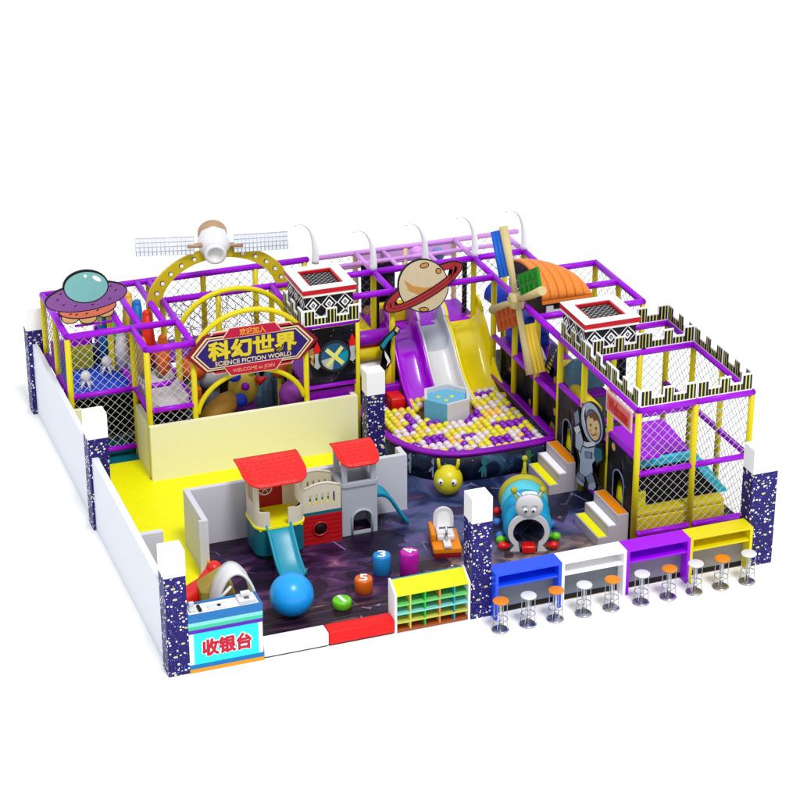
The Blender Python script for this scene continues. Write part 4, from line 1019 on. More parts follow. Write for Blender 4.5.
for s_ in (-1, 1):
    b = MB(); b.tube([(s_*.14, .2, .84), (s_*.26, .35, 1.05), (s_*.28, .37, 1.10)], [.03, .025, .025], MATS['tunnel_olive'], 8); b.ball((s_*.28, .37, 1.14), .07, MATS['tunnel_olive'], 14); b.build('antenna', t, False)
b = MB(); b.tube([(0, 1.55, .78), (.02, 1.6, 1.02), (.02, 1.6, 1.18)], [.09, .035, .03], MATS['tunnel_olive'], 10); b.ball((.02, 1.6, 1.22), .06, MATS['tunnel_olive'], 14); b.build('tail', t, False)
for i, (xx, yy, m_) in enumerate([(-.50, .0, RED), (.50, .0, RED), (-.52, .25, LIME), (.57, .36, LIME), (-.52, .42, M('foot_blue', (60, 120, 214), .35)), (.52, .88, MATS['foot_blue']), (-.55, .98, MATS['foot_blue']), (-.52, 1.45, RED)]):
    b = MB(); b.ball((xx, yy, .11), .09, m_, 16, (1.15, 1, .9)); b.tube([(xx*.72, yy+.03, .10), (xx, yy, .11)], [.045, .06], m_, 8); b.build('foot', t, False)

# bird-shaped rider, white arch toy and olive block behind the cashier desk
t = thing('toy_bird', 'red bird-shaped rocker with a yellow beak behind the cashier desk', 'toy', (.55, 1.45, .01))
b = MB()
b.tube([(.0, 1.35, .60), (.25, 1.5, .60), (.55, 1.62, .62), (.80, 1.75, .74), (.95, 1.82, .93)], [.12, .22, .23, .17, .13], RED, 16); b.ball((1.0, 1.84, .97), .155, RED, 20); b.ball((.0, 1.35, .60), .12, RED, 12); b.build('bird_body', t)
b = MB(); b.tube([(1.02, 1.72, .97), (1.06, 1.64, .82)], [.055, .008], M('beak_yellow', (236, 190, 80), .4), 8); b.build('beak', t)
b = MB(); b.tube([(.92, 1.86, 1.08), (.90, 1.87, 1.20)], [.04, .01], MATS['beak_yellow'], 8); b.build('comb', t)
b = MB(); b.box(.1, .85, 1.3, 1.65, .02, .42, M('dark_maroon_base', (60, 8, 12), .5), .06); b.build('rocker_base', t)
t = thing('faceted_block', 'olive gold faceted block behind the middle of the cashier desk', 'toy', (.95, 1.4, .01))
b = MB(); vs = [(.60, 1.22, .02), (1.26, 1.22, .02), (1.26, 1.7, .02), (.60, 1.7, .02), (.58, 1.2, .88), (1.22, 1.2, .76), (1.26, 1.7, .84), (.60, 1.7, .84), (.80, 1.32, 1.02), (1.04, 1.38, 1.14), (1.04, 1.6, 1.14), (.8, 1.6, 1.02)]
b.faces(vs, [(3, 2, 1, 0), (0, 1, 5, 4), (1, 2, 6, 5), (2, 3, 7, 6), (3, 0, 4, 7), (4, 5, 9, 8), (5, 6, 10, 9), (6, 7, 11, 10), (7, 4, 8, 11), (8, 9, 10, 11)], OLIVE); b.build('block_body', t)
b = MB(); b.box(.84, 1.2, 1.18, 1.195, .50, .74, BROWND); b.build('dark_front', t)
t = thing('arch_climber', 'curved white plastic climbing arch behind the right half of the cashier desk', 'climber', (1.25, 1.3, .01))
b = MB(); k = b.mi(WHITEP); rings = []
N = 24
for i in range(N+1):
    a = R(180*i/N); xx = 1.10+.45*math.cos(a)*-1; zz = .02+1.46*math.sin(a)**.75
    rings.append([b.bm.verts.new((xx, .66, zz)), b.bm.verts.new((xx, .78, zz+.02)), b.bm.verts.new((xx, .98, zz+.03)), b.bm.verts.new((xx, 1.12, zz+.01))])
for i, (A_, B_) in enumerate(zip(rings, rings[1:])):
    for j in range(3):
        if j == 1 and 15 <= i <= 18: continue
        q = b.bm.faces.new((A_[j], A_[j+1], B_[j+1], B_[j])); q.material_index = k; q.smooth = True
o = b.build('arch_shell', t); md = o.modifiers.new('thick', 'SOLIDIFY'); md.thickness = .05
b = MB(); b.tube([(.72, .68, .95), (.85, .62, 1.12), (1.0, .68, 1.22)], .03, WHITEP, 8); b.build('hand_rail', t)

# ------------------------------------------------------------------ flat cut-outs
def px_outline(pts, y=None, x=None):
    return [P(a, b_, x=x, y=y) for a, b_ in pts]
def cut_y(b, pts, y, d0, d1, m):
    """outline of photo points on the upright plane y; thickness towards the viewer"""
    q = [P(a, c_, y=y) for a, c_ in pts]; b.prism([(p.x, p.z) for p in q], (0, y, 0), X, Z, d0, d1, m)
def cut_x(b, pts, x, d0, d1, m):
    q = [P(a, c_, x=x) for a, c_ in pts]; b.prism([(-p.y, p.z) for p in q], (x, 0, 0), -Y, Z, d0, d1, m)
def ell(cx, cy, rx, ry, rot=0, a0=0, a1=360, n=36):
    out = []; c_, s_ = math.cos(R(rot)), math.sin(R(rot))
    full = abs(a1-a0) >= 360
    for i in range(n if full else n+1):
        a = R(a0+(a1-a0)*i/n); u, v = rx*math.cos(a), ry*math.sin(a); out.append((cx+u*c_-v*s_, cy+u*s_+v*c_))
    return out
# flying saucer
t = thing('ufo_cutout', 'flat flying saucer cutout with an aqua dome above the left frame corner', 'cutout', (.45, 9.3, 2.95))
b = MB(); cut_y(b, ell(85.5, 296, 42, 14.4, -10), 9.3, 0, .05, BLACK); cut_y(b, ell(85.3, 286, 23.3, 16.8, -6), 9.3, -.001, .051, BLACK)
for cx_, cy_ in ((70, 317), (87.5, 317), (104.5, 310.5)): cut_y(b, ell(cx_, cy_, 9.6, 6.3, -8, n=20), 9.3, -.002, .049, BLACK)
cut_y(b, ell(87, 307.5, 29.5, 10.2, -9), 9.3, -.0005, .050, BLACK); b.build('board', t)
b = MB()
for cx_, cy_ in ((70, 317), (87.5, 317), (104.5, 310.5)): cut_y(b, ell(cx_, cy_, 8.5, 5.2, -8, n=20), 9.3, .0505, .0515, UFOL)
b.build('peach_feet', t)
b = MB(); cut_y(b, ell(87, 307.5, 29.2, 9.9, -9), 9.3, .0518, .0524, BLACK); cut_y(b, ell(87, 307.3, 28.2, 8.9, -9), 9.3, .0526, .054, UFOO); b.build('salmon_belly', t)
b = MB(); cut_y(b, ell(85.5, 296, 41.7, 14.1, -10), 9.3, .0545, .0555, BLACK); cut_y(b, ell(85.5, 296, 40.7, 13.1, -10), 9.3, .0558, .058, UFOP); b.build('plum_saucer', t)
b = MB(); cut_y(b, ell(85.3, 286, 22.8, 16.2, -6), 9.3, .0585, .060, BLACK); cut_y(b, ell(85.3, 286, 21.6, 15.0, -6), 9.3, .0605, .064, UFOT); cut_y(b, ell(96, 277.5, 5, 2, 28, n=16), 9.3, .0645, .067, WHITE); cut_y(b, ell(84.5, 275, 1.6, 1.6, 0, n=10), 9.3, .0645, .067, WHITE); b.build('aqua_dome', t)
b = MB()
for px_, py_ in ((57, 299), (63, 304), (75, 305), (92, 303.5), (109, 297.5), (115, 289), (60, 293), (70, 313), (76, 313.5), (86, 312.5), (97, 309), (110, 285)):
    cut_y(b, ell(px_, py_, 1.5, .6, -30, n=8), 9.3, .0585, .0605, BLACK)
b.build('ink_dashes', t)
b = MB(); b.tube([(.35, 9.34, 2.9), (.35, 9.34, 3.2)], .025, YELLOW, 8); b.tube([(.75, 9.34, 2.9), (.75, 9.34, 3.2)], .025, YELLOW, 8); b.tube([(.2, 9.34, 2.95), (1.0, 9.34, 2.95)], .03, PURPLE, 8); b.build('mounting_bracket', t)
# ringed planet
t = thing('planet_cutout', 'flat ringed planet cutout above the slides', 'cutout', (7.75, 8.75, 2.4))
yp = 8.78
b = MB(); cut_y(b, ell(422.5, 285, 25.5, 26.8), yp, 0, .05, BLACK); b.build('board', t)
b = MB(); cut_y(b, ell(422.5, 285, 24.4, 25.7), yp, .051, .055, PLN); b.build('planet_disc', t)
b = MB(); cut_y(b, [(403, 279), (412, 285), (424, 287), (436, 285), (446, 282), (447, 285), (436, 293), (420, 294.5), (408, 290)], yp, .0555, .058, PLND); b.build('ochre_band', t)
b = MB()
for e in ((423.5, 264.5, 4.8, 2.9, -15), (437.5, 270, 3.0, 3.2, 0), (423, 308.5, 5.2, 2.6, 0)):
    cut_y(b, ell(*e, n=18), yp, .0555, .0575, BLACK); cut_y(b, ell(e[0], e[1], e[2]-.9, e[3]-.9, e[4], n=18), yp, .058, .060, PLND)
b.build('craters', t)
def band(cx, cy, rx, ry, rot, rx2, ry2, a0, a1, dx=0, dy=0, n=40):
    return ell(cx, cy, rx, ry, rot, a0, a1, n)+ell(cx+dx, cy+dy, rx2, ry2, rot, a1, a0, n)
for nm, pts, d0, d1, m_ in (
    ('ring_outline', band(422.5, 286, 45.5, 12.6, -31, 32.5, 4.6, -20, 200, 0, 0), .060, .066, BLACK),
    ('ring_back_outline', band(422.5, 286, 45.5, 12.6, -31, 32.5, 4.6, 178, 362, 0, 0), .0, .045, BLACK),
    ('red_ring', band(422.5, 286, 44.2, 11.5, -31, 33.8, 5.7, -20, 200, 0, 0), .0665, .071, RING),
    ('red_ring_back', band(422.5, 286, 44.2, 11.5, -31, 33.8, 5.7, 176, 364, 0, 0), .0455, .048, RING),
    ('ring_groove', band(422.5, 286, 39.4, 8.8, -31, 38.4, 8.1, -20, 200, 0, 0), .0715, .0735, M('ring_dark_line', (130, 30, 40)))):
    b = MB(); cut_y(b, pts, yp, d0, d1, m_); b.build(nm, t)
# science fiction sign
t = thing('entrance_sign', 'large navy hexagonal sign reading SCIENCE FICTION WORLD with gold Chinese letters', 'sign', (3.51, 7.58, 2.0))
o = (3.51, 7.58, 2.685); ys = 7.56
def sgn(b, pts, d0, d1, m_): b.prism(pts, o, X, Z, d0, d1, m_)
hexs = lambda a, c_, e: [(-a, 0), (-c_, -e), (c_, -e), (a, 0), (c_, e), (-c_, e)]
b = MB(); sgn(b, hexs(1.42, 1.03, .41), 0, .05, DRED); b.build('dark_red_board', t)
b = MB(); sgn(b, hexs(1.32, .99, .375), .051, .056, CREAMLINE); sgn(b, hexs(1.27, .965, .345), .0565, .062, M('dark_red_inlay', (120, 20, 60))); sgn(b, hexs(1.23, .945, .325), .0625, .066, CREAMLINE); sgn(b, hexs(1.19, .93, .30), .0665, .07, NAVY); b.build('navy_field', t)
for sg, nm in ((1, 'top_ribbon'), (-1, 'bottom_ribbon')):
    tr = lambda a0, a1, z0, z1: [(-a1, sg*z0), (a1, sg*z0), (a0, sg*z1), (-a0, sg*z1)]
    b = MB(); sgn(b, tr(.84, .93, .34, .47), .0, .045, CREAMLINE); sgn(b, tr(.82, .90, .35, .455), .0455, .05, CRIM)
    sgn(b, tr(.50, .66, .30, .54), .0705, .075, CREAMLINE); sgn(b, tr(.48, .63, .315, .525), .0755, .08, CRIM); b.build(nm, t)
b = MB(); 
for i_ in range(8): text_into(b, '科幻世界', BROWND, (3.51-.94+.028*math.cos(R(45*i_)), 7.58, 2.685-.15+.024*math.sin(R(45*i_))), X, Z, 1.88, .41, .0705, .0735+.0004*i_, .012)
for i_ in range(8): text_into(b, '科幻世界', GOLD, (3.51-.95+.014*math.cos(R(45*i_)), 7.58, 2.685-.14+.012*math.sin(R(45*i_))), X, Z, 1.88, .41, .078, .086+.0004*i_, .014)
b.build('gold_lettering', t)
b = MB(); text_into(b, 'SCIENCE FICTION WORLD', CREAMLINE, (3.51-.82, 7.58, 2.685-.275), X, Z, 1.64, .10, .0705, .08, .012); b.build('english_lettering', t)
b = MB(); text_into(b, '欢迎加入', M('amber_letter', (250, 176, 60)), (3.51-.28, 7.58, 2.685+.34), X, Z, .56, .155, .0805, .088, .02); b.build('top_lettering', t)
b = MB(); text_into(b, 'WELCOME to JOIN', M('pale_orange_letter', (246, 170, 130)), (3.51-.45, 7.58, 2.685-.485), X, Z, .9, .10, .0805, .088, .006); b.build('bottom_lettering', t)
# satellite on its perforated arch
t = thing('satellite_arch', 'yellow perforated arch straddling the entrance roof behind the sign', 'arch', (3.5, 10.08, 2.9))
b = MB(); N = 30
def ap(f, r_): # half-ring
    a = R(180-180*f); return (3.53+r_*1.62*math.cos(a), 2.80+r_*1.20*math.sin(a))
outer = [ap(i/N, 1.0) for i in range(N+1)]; inn = [ap(i/N, .80) for i in range(N+1)]
k = b.mi(M('gold_yellow_board', (214, 190, 30), .5))
for i in range(N):
    b.prism([outer[i], outer[i+1], inn[i+1], inn[i]], (0, 10.08, 0), X, Z, -.04, .04, MATS['gold_yellow_board'])
b.build('arch_board', t)
for f in (.10, .17, .24, .31, .38, .62, .69, .76, .83, .9):
    cx_, cz_ = ap(f, .90); b = MB()
    b.prism(arc(cx_, cz_, .055, 0, 330, 11), (0, 10.08, 0), X, Z, .041, .043, BROWND); b.prism(arc(cx_+.008, cz_-.008, .042, 0, 330, 11), (0, 10.08, 0), X, Z, .0435, .046, WHITE)
    b.build('round_hole', t)
SAT = thing('satellite_model', 'white and brown satellite model with pale solar panels on top of the arch', 'satellite', (3.42, 10.0, 4.05))
t = SAT
ax = Vector((-.20, -.95, -.16)).normalized(); cc = Vector((3.46, 10.10, 4.08)); rotm = ax.to_track_quat('Z', 'Y').to_matrix()
b = MB(); b.lathe([(0, -.50), (.29, -.50), (.32, -.46), (.32, -.15), (.30, -.12)], BROWN, cc, 28, rotm); b.build('brown_tank', t)
b = MB(); b.lathe([(.345, -.15), (.35, -.1), (.35, .12), (.24, .30), (.20, .34), (.20, .42)], WHITEP, cc, 8, rotm); b.lathe([(0, -.15), (.345, -.15)], WHITEP, cc, 8, rotm); b.build('white_body', t)
b = MB(); b.lathe([(.20, .36), (.235, .38), (.235, .48), (.20, .50), (.15, .49), (.14, .42), (0, .40)], WHITEP, cc, 28, rotm); b.build('docking_ring', t)
b = MB(); b.tube([(2.84, 9.98, 4.15), (3.2, 9.98, 4.12)], .055, BROWN, 12); b.build('side_arm', t)
b = MB(); b.tube([(3.70, 9.98, 4.06), (4.06, 9.98, 4.02)], .055, BROWN, 12); b.build('side_arm', t)
for x0_, x1_, zc0, zc1 in ((1.72, 2.98, 4.28, 4.16), (3.86, 5.06, 4.08, 4.00)):
    b = MB(); b.prism([(x0_, zc0-.2), (x1_, zc1-.2), (x1_, zc1+.2), (x0_, zc0+.2)], (0, 9.96, 0), X, Z, -.012, .012, PANEL); pn = b.build('solar_panel', t)
    b = MB()
    for i in range(15):
        xx = x0_+(x1_-x0_)*i/14; zc = zc0+(zc1-zc0)*i/14; b.tube([(xx, 9.945, zc-.2), (xx, 9.945, zc+.2)], .009, PLINE, 4)
    for j in range(5):
        dz = -.2+.1*j; b.tube([(x0_, 9.945, zc0+dz), (x1_, 9.945, zc1+dz)], .009, PLINE, 4)
    b.build('panel_grid', pn)
# astronaut
t = thing('astronaut_cutout', 'flat cartoon astronaut cutout hanging between the two foam steps', 'cutout', (9.36, 3.4, .4))
xa = 9.36
def ax_(nm, layers):
    b = MB()
    for pts, d0, d1, m_ in layers: cut_x(b, pts, xa, d0, d1, m_)
    return b.build(nm, t)
def bd(pts): return [(589.5+(a-594)*.84, 439+(c_-443)*.92) for a, c_ in pts]
ax_('board', [(ell(594.2, 423, 10.8, 22.3, -12), 0, .04, BLACK), (bd([(579, 414), (584, 408), (588, 440), (604, 443), (610, 448), (613, 466), (606, 471), (601, 476), (606, 492), (602, 499), (595, 497), (590, 493), (583, 488), (579, 480), (583, 468), (581, 456), (577, 448), (578, 432)]), -.001, .041, BLACK)])
def grow(pts, k_):
    cx_ = sum(p[0] for p in pts)/len(pts); cy_ = sum(p[1] for p in pts)/len(pts)
    return [(cx_+(p[0]-cx_)*k_, cy_+(p[1]-cy_)*k_) for p in pts]
def inked(nm, pts, m_, d=.042, k_=.88):
    pts = bd(pts); ax_(nm, [(pts, d, d+.004, BLACK), (grow(pts, k_), d+.0045, d+.008, m_)])
HL = M('cutout_highlight', (226, 234, 246), .5)
ax_('helmet', [(ell(594, 423, 9.9, 21.2, -12), .042, .047, SUIT), (ell(590.6, 419, 5, 14, -12, 120, 250, 16)+ell(592, 420, 5, 13, -12, 250, 120, 16), .0472, .049, HL), (ell(595.6, 425.3, 7.6, 16.8, -11), .0475, .050, BLACK), (ell(595.7, 425.3, 6.9, 15.9, -11), .0505, .052, VISOR)])
ax_('face', [(ell(595.8, 426.5, 5.9, 13.6, -11), .0525, .055, SKIN), (ell(592.8, 430, 1.1, 1.8, 0), .0555, .057, M('cutout_blush', (236, 150, 110), .5)), (ell(599.6, 434.5, 1.1, 1.8, 0), .0555, .057, MATS['cutout_blush'])])
ax_('hair', [(ell(595.8, 419, 5.9, 7.0, 0, 190, 375, 18)+[(598.6, 419.5), (597, 421.5), (595, 417), (593, 418.5), (591.4, 415)], .0555, .057, M('cutout_brown_hair', (112, 66, 40)))])
ax_('facial_features', [(ell(593.2, 424.5, .7, 1.6, n=8), .0575, .059, BLACK), (ell(598.6, 428, .7, 1.6, n=8), .0575, .059, BLACK), (ell(595.8, 430.5, 3.2, 5.0, -8, 20, 150, 10)+ell(595.8, 429.8, 3.1, 4.5, -8, 150, 20, 10), .0575, .059, BROWND)])
inked('collar', [(584, 442), (592, 446), (603, 446), (605, 450), (594, 452), (584, 448)], HL, .0425)
inked('suit_body', [(583, 448), (594, 452), (605, 450), (607, 462), (600, 470), (601, 480), (592, 485), (584, 480), (585, 466), (583, 456)], SUIT, .042, .93)
inked('chest_box', [(591, 456), (600, 457), (600, 464), (592, 463)], SUITD, .051, .8)
inked('arm', [(580, 436), (587, 434), (590, 446), (586, 458), (580, 452)], SUIT, .0505)
inked('glove', [(578, 430), (584, 427), (587, 434), (581, 438)], HL, .0505)
inked('hand_box', [(603, 450), (612, 453), (613, 466), (605, 470), (602, 460)], TEALD, .0505)
inked('left_leg', [(583, 478), (591, 483), (592, 490), (585, 487), (581, 482)], SUITD, .0505)
inked('right_leg', [(592, 484), (600, 479), (604, 490), (596, 492)], SUITD, .0505)
inked('boot', [(580, 482), (585, 487), (591, 491), (590, 495), (582, 490)], SUIT, .0505)
inked('boot', [(595, 491), (604, 489), (605, 495), (602, 499), (595, 497)], SUIT, .0505)
inked('backpack', [(578, 414), (583, 410), (585, 425), (580, 429)], SUITD, .0425)
b = MB(); b.tube([(9.40, 2.86, 2.0), (9.40, 4.0, 2.0)], .03, PURPLE, 8); b.build('mounting_rail', t)
# caped child
t = thing('caped_child_cutout', 'flat cartoon figure with a teal cape beside the purple slide', 'cutout', (6.8, 8.68, 1.1))
yh = 8.66
b = MB(); cut_y(b, [(396, 325), (400, 327), (399, 332), (393, 336), (388, 341), (386, 347), (388, 354), (391, 361), (388, 367), (383, 371), (380, 368), (386, 362), (384, 353), (380, 349), (379, 343), (385, 336), (392, 330)], yh, 0, .03, BLACK); b.build('board', t)
b = MB(); cut_y(b, [(393, 330.5), (394, 333), (387, 342), (383, 348.5), (380, 345), (386, 337)], yh, .031, .035, TEAL); b.build('cape', t)
b = MB(); cut_y(b, [(396, 326), (399, 328), (397, 332), (394, 330)], yh, .031, .036, SKIN); b.build('face', t)
b = MB(); cut_y(b, [(384, 350), (388, 356), (390, 361), (386, 366), (387, 361), (384.5, 356)], yh, .031, .035, WHITE); b.build('leg', t)

# ------------------------------------------------------------------ windmill and hut
WM = thing('windmill_rotor', 'toy windmill rotor with blue, green, yellow and orange sails above the pit', 'windmill', (9.26, 6.97, 3.15))
t = WM
b = MB(); b.tube([(.02, 0, 0), (-.2, 0, 0)], [.20, .19], TAN, 6, smooth=False); b.tube([(-.2, 0, 0), (-.24, 0, 0)], [.19, .12], TAN, 6, smooth=False); b.build('hub', t, False)
b = MB(); b.tube([(0.0, 0, 0), (.35, 0, 0)], .06, BROWND, 10); b.build('axle', t, False)
def rotdir(a): return Vector((0, math.cos(R(a)), math.sin(R(a))))
for a, m_, nm, side_, s0, s1 in ((60, M('azure_sail', (20, 100, 214), .4), 'blue_sail', 1, .55, 1.55), (151, GREEND, 'green_sail', 1, .30, 1.42), (-121, M('gold_sail', (232, 196, 60), .5), 'yellow_sail', 1, .55, 1.6), (-29, ORANGED, 'orange_sail', 1, .22, 1.40)):
    d = rotdir(a); pn = rotdir(a+(-90 if a != 151 else -90)); L = 1.6 if a not in (151, -29) else 1.5
    b = MB(); b.tube([d*.08+X*-.08, d*L+X*-.08], [.06, .10], TAN, 12); arm = b.build('arm', t, False)
    # sail sits on the same rotational side of every arm
    pn = rotdir(a-90) if a in (60,) else rotdir(a-90)
    b = MB(); b.bm
    w_ = .46 if nm in ('green_sail', 'orange_sail') else .28
    nrib = 3
    sgn_ = {60: 1, 151: 1, -121: 1, -29: 1}[a]
    pn = {60: rotdir(-30), 151: rotdir(61), -121: rotdir(149), -29: rotdir(-119)}[a]
    if a == 60: pn = rotdir(-30)
    acr = {60: (pn*.75-X*.66), -121: (pn*.75+X*.66)}.get(a, pn).normalized(); o_ = d*s0+acr*.05+X*-.06
    b.prism([(0, 0), (s1-s0, 0), (s1-s0, w_), (0, w_)], o_, d, acr, -.03, .03, m_)
    if nm in ('green_sail', 'orange_sail'):
        for j in range(2):
            for i in range(4):
                a0_ = .05+(s1-s0-.06)*i/4; c0_ = w_*(.08+.48*j)
                for sd in (.031, -.061): b.prism([(a0_, c0_), (a0_+.09, c0_), (a0_+.09, c0_+.13), (a0_, c0_+.13)], o_, d, acr, sd, sd+.03, m_)
    else:
        for j in range(3): b.tube([o_+acr*(w_*(j+.5)/3)+d*.01, o_+acr*(w_*(j+.5)/3)+d*(s1-s0-.01)], w_/6.5, m_, 8)
    b.build(nm, arm, False)
t = thing('roofed_hut', 'hut with a curved orange plank roof behind the windmill', 'hut', (10.3, 7.6, 2.95))
N = 6; x0_, x1_ = 9.70, 10.86; yf = 6.80
def roofprof(u, dz=0.0):
    h = .46*math.sqrt(max(0, 1-u**2.2))+.03; dy = .95*(1-.55*u*u)
    return [(yf+dy*(1-math.cos(R(a))), 3.12+dz+h*math.sin(R(a))**.9 if 0 < a < 180 else 3.12+dz) for a in range(0, 181, 12)]
for j in range(N):
    b = MB(); k = b.mi(ORROOF); u0, u1 = j/N, (j+1)/N-.012; rings = []
    for q in range(5):
        u = u0+(u1-u0)*q/4; rings.append([b.bm.verts.new((x0_+(x1_-x0_)*u, y_, z_)) for y_, z_ in roofprof(u)])
    for A_, B_ in zip(rings, rings[1:]):
        for q in range(len(A_)-1): f = b.bm.faces.new((A_[q], A_[q+1], B_[q+1], B_[q])); f.material_index = k; f.smooth = True
    o = b.build('roof_plank', t); md = o.modifiers.new('thick', 'SOLIDIFY'); md.thickness = .05
b = MB(); b.prism(roofprof(0, -.06), (9.72, 0, 0), Y, Z, 0, .05, GALX); b.build('printed_gable', t)
b = MB(); b.box(9.70, 10.86, yf-.01, yf+.03, 3.04, 3.115, ORROOF); b.build('roof_edge', t)
b = MB(); b.box(9.78, 10.8, 6.84, 7.9, 2.66, 3.04, BLACK); b.build('front_wall', t)
b = MB(); b.box(9.80, 9.96, 6.80, 6.839, 2.66, 2.98, M('pale_trim', (226, 226, 232))); b.box(9.961, 10.78, 6.80, 6.839, 2.66, 2.88, MATS['pale_trim']); b.build('grey_trim', t)

# ------------------------------------------------------------------ curved white horns on the rear beam
hm = None
for i, (x_, y_, lb) in enumerate(((5.98, 10.9, 'white curved horn post behind the left patterned tower head'), (7.06, 10.08, 'white curved horn post left of the ringed planet'), (8.28, 10.08, 'white curved horn post directly above the ringed planet'), (9.47, 10.08, 'white curved horn post right of the ringed planet'), (10.67, 10.08, 'white curved horn post behind the windmill'))):
    t = thing('curved_horn_post', lb, 'horn post', (x_, y_, 2.98), 0, 'curved white horn posts along the rear beam')
    if hm is None:
        b = MB(); path = bez((0, 0, 0), (.03, 0, .5), (-.05, 0, 1.0), (-.42, 0, .98), 16); b.tube(path, [.075*(1-i_/16)+.012 for i_ in range(17)], M('pearl_white_horn', (246, 246, 250), .4), 12)
        hm = b.mesh('horn_curve')
        b = MB(); b.ball((-.44, 0, .965), .035, MATS['pearl_white_horn'], 10); hb = b.mesh('tip_knob')
    for nm, me in (('horn_curve', hm), ('tip_knob', hb)):
        o = bpy.data.objects.new(nm, me); COL.objects.link(o); o.parent = t

# ------------------------------------------------------------------ things inside the frames
def cone(b, p, q, r0, r1, m, n=12): b.tube([p, q], [r0, r1], m, n)
# tall coloured obstacle pads on the left deck
for x_, y_, h, m_, lb in ((1.05, 10.45, 1.25, M('pad_blue', (24, 110, 190)), 'tall blue padded obstacle under the saucer rim'), (1.22, 10.3, 1.15, M('pad_green', (10, 190, 70)), 'tall green padded obstacle next to the blue one'), (1.62, 10.55, 1.42, M('pad_ochre', (236, 186, 70)), 'tall ochre padded obstacle behind the azure pad'), (1.74, 10.25, 1.35, M('pad_azure', (20, 120, 200)), 'azure padded obstacle below the perforated arch foot'), (1.86, 9.85, 1.25, M('pad_red', (236, 50, 30)), 'red padded obstacle near the entrance'), (2.05, 9.35, .85, M('pad_orange', (240, 110, 30)), 'orange padded obstacle behind the left hoop'), (1.62, 9.5, .80, M('pad_sand', (226, 180, 90)), 'sand coloured padded obstacle before the red one'), (1.30, 10.0, .8, M('pad_grey', (200, 200, 206)), 'pale grey padded obstacle below the green one')):
    t = thing('obstacle_pad', lb, 'pad', (x_, y_, 1.53), 0, 'tall coloured obstacle pads')
    b = MB(); b.tube([(0, 0, 0), (0, 0, h*.5), (0, 0, h)], [.13, .15, .10], m_, 14); b.ball((0, 0, h), .10, m_, 12); b.build('pad_body', t, False)
    b = MB(); b.tube([(0, 0, 0), (0, 0, .05)], .17, DGREY, 14); b.build('pad_foot', t, False)
for x_, y_, lb in ((.36, 9.35, 'white octopus-like climbing toy nearest the front net of the blue pool'), (.95, 9.95, 'white octopus-like climbing toy at the back of the blue pool')):
    t = thing('octopus_toy', lb, 'toy', (x_, y_, 1.50), 0, 'white octopus toys on the blue deck')
    b = MB(); b.ball((0, 0, .27), .11, WHITEP, 16, (1, 1, 1.2)); b.build('toy_head', t, False)
    for k in range(5):
        a = R(72*k); b = MB(); b.tube([(.04*math.cos(a), .04*math.sin(a), .2), (.12*math.cos(a), .12*math.sin(a), .1), (.17*math.cos(a), .17*math.sin(a), .01)], [.035, .028, .018], WHITEP, 8); b.build('tentacle', t, False)
t = thing('climbing_ramp', 'yellow and dark spotted ramp at the back of the blue pool deck', 'ramp', (.45, 10.8, 1.5))
b = MB(); b.prism([(0, 0), (.55, 0), (.55, .08), (.0, .55)], (.25, 10.35, 1.5), Y, Z, 0, .5, M('ramp_lime_yellow', (206, 206, 30), .5)); b.build('ramp_body', t)
b = MB(); b.tube([(.95, 10.7, 1.5), (.95, 10.7, 1.85)], [.2, .16], M('dark_navy_pad', (16, 36, 90), .5), 14); b.build('navy_column', t)
# toys behind the arched entrance
t = thing('star_monster_toy', 'yellow star-shaped soft monster with a purple nose behind the entrance partition', 'toy', (3.62, 8.75, 0))
b = MB(); b.ball((3.62, 8.75, 1.25), .34, M('monster_yellow', (206, 180, 70), .5), 22, (1, .6, 1.2)); b.tube([(3.72, 8.75, 1.5), (3.98, 8.7, 1.85)], [.13, .02], MATS['monster_yellow'], 12); b.tube([(3.55, 8.75, 1.55), (3.45, 8.75, 1.9)], [.10, .02], MATS['monster_yellow'], 12)
b.build('monster_body', t)
b = MB(); b.ball((3.60, 8.50, 1.38), .09, PURPLED, 14); b.build('nose', t)
b = MB(); b.tube([(3.9, 8.6, 1.42), (4.12, 8.55, 1.5)], [.12, .01], RED, 12); b.build('red_cone_hand', t)
b = MB(); b.ball((3.38, 8.55, 1.62), .11, BLUED, 14, (1.3, 1, 1)); b.build('blue_hand', t)
b = MB(); b.tube([(3.62, 8.75, 0), (3.62, 8.75, .9)], [.34, .26], M('monster_purple_base', (120, 40, 150)), 16); b.build('pedestal', t)
t = thing('lying_creature_toy', 'brown gold soft creature lying behind the entrance partition', 'toy', (2.95, 8.3, 0))
b = MB(); b.tube([(2.5, 8.2, .75), (2.8, 8.25, .95), (3.15, 8.35, 1.15), (3.3, 8.4, 1.22)], [.14, .26, .24, .18], M('creature_ochre', (176, 128, 40), .6), 16); b.build('creature_body', t)
b = MB(); b.ball((3.42, 8.3, 1.18), .15, BLUED, 16); b.build('snout', t)
b = MB(); b.box(2.4, 3.3, 8.1, 8.6, 0.01, .72, DGREY, .04); b.build('plinth', t)
t = thing('orange_mushroom_toy', 'orange and grey mushroom seat left inside the entrance', 'toy', (2.75, 9.3, 0))
b = MB(); b.ball((2.65, 9.3, 1.62), .34, ORANGED, 22, (1, 1, .8)); b.build('orange_cap', t)
b = MB(); b.tube([(2.65, 9.3, 0), (2.65, 9.3, 1.45)], .16, LGREY, 14); b.build('stalk', t)
b = MB(); b.box(2.5, 2.75, 8.88, 9.05, 1.05, 1.32, M('orange_cushion', (236, 110, 20)), .05); b.build('orange_cushion', t)
t = thing('grey_boulder_toy', 'pale grey soft boulder behind the lower left edge of the sign', 'toy', (3.1, 9.6, 0))
b = MB(); b.ball((3.1, 9.5, 1.35), .36, LGREY, 20, (1.1, 1, .9)); b.build('boulder', t)
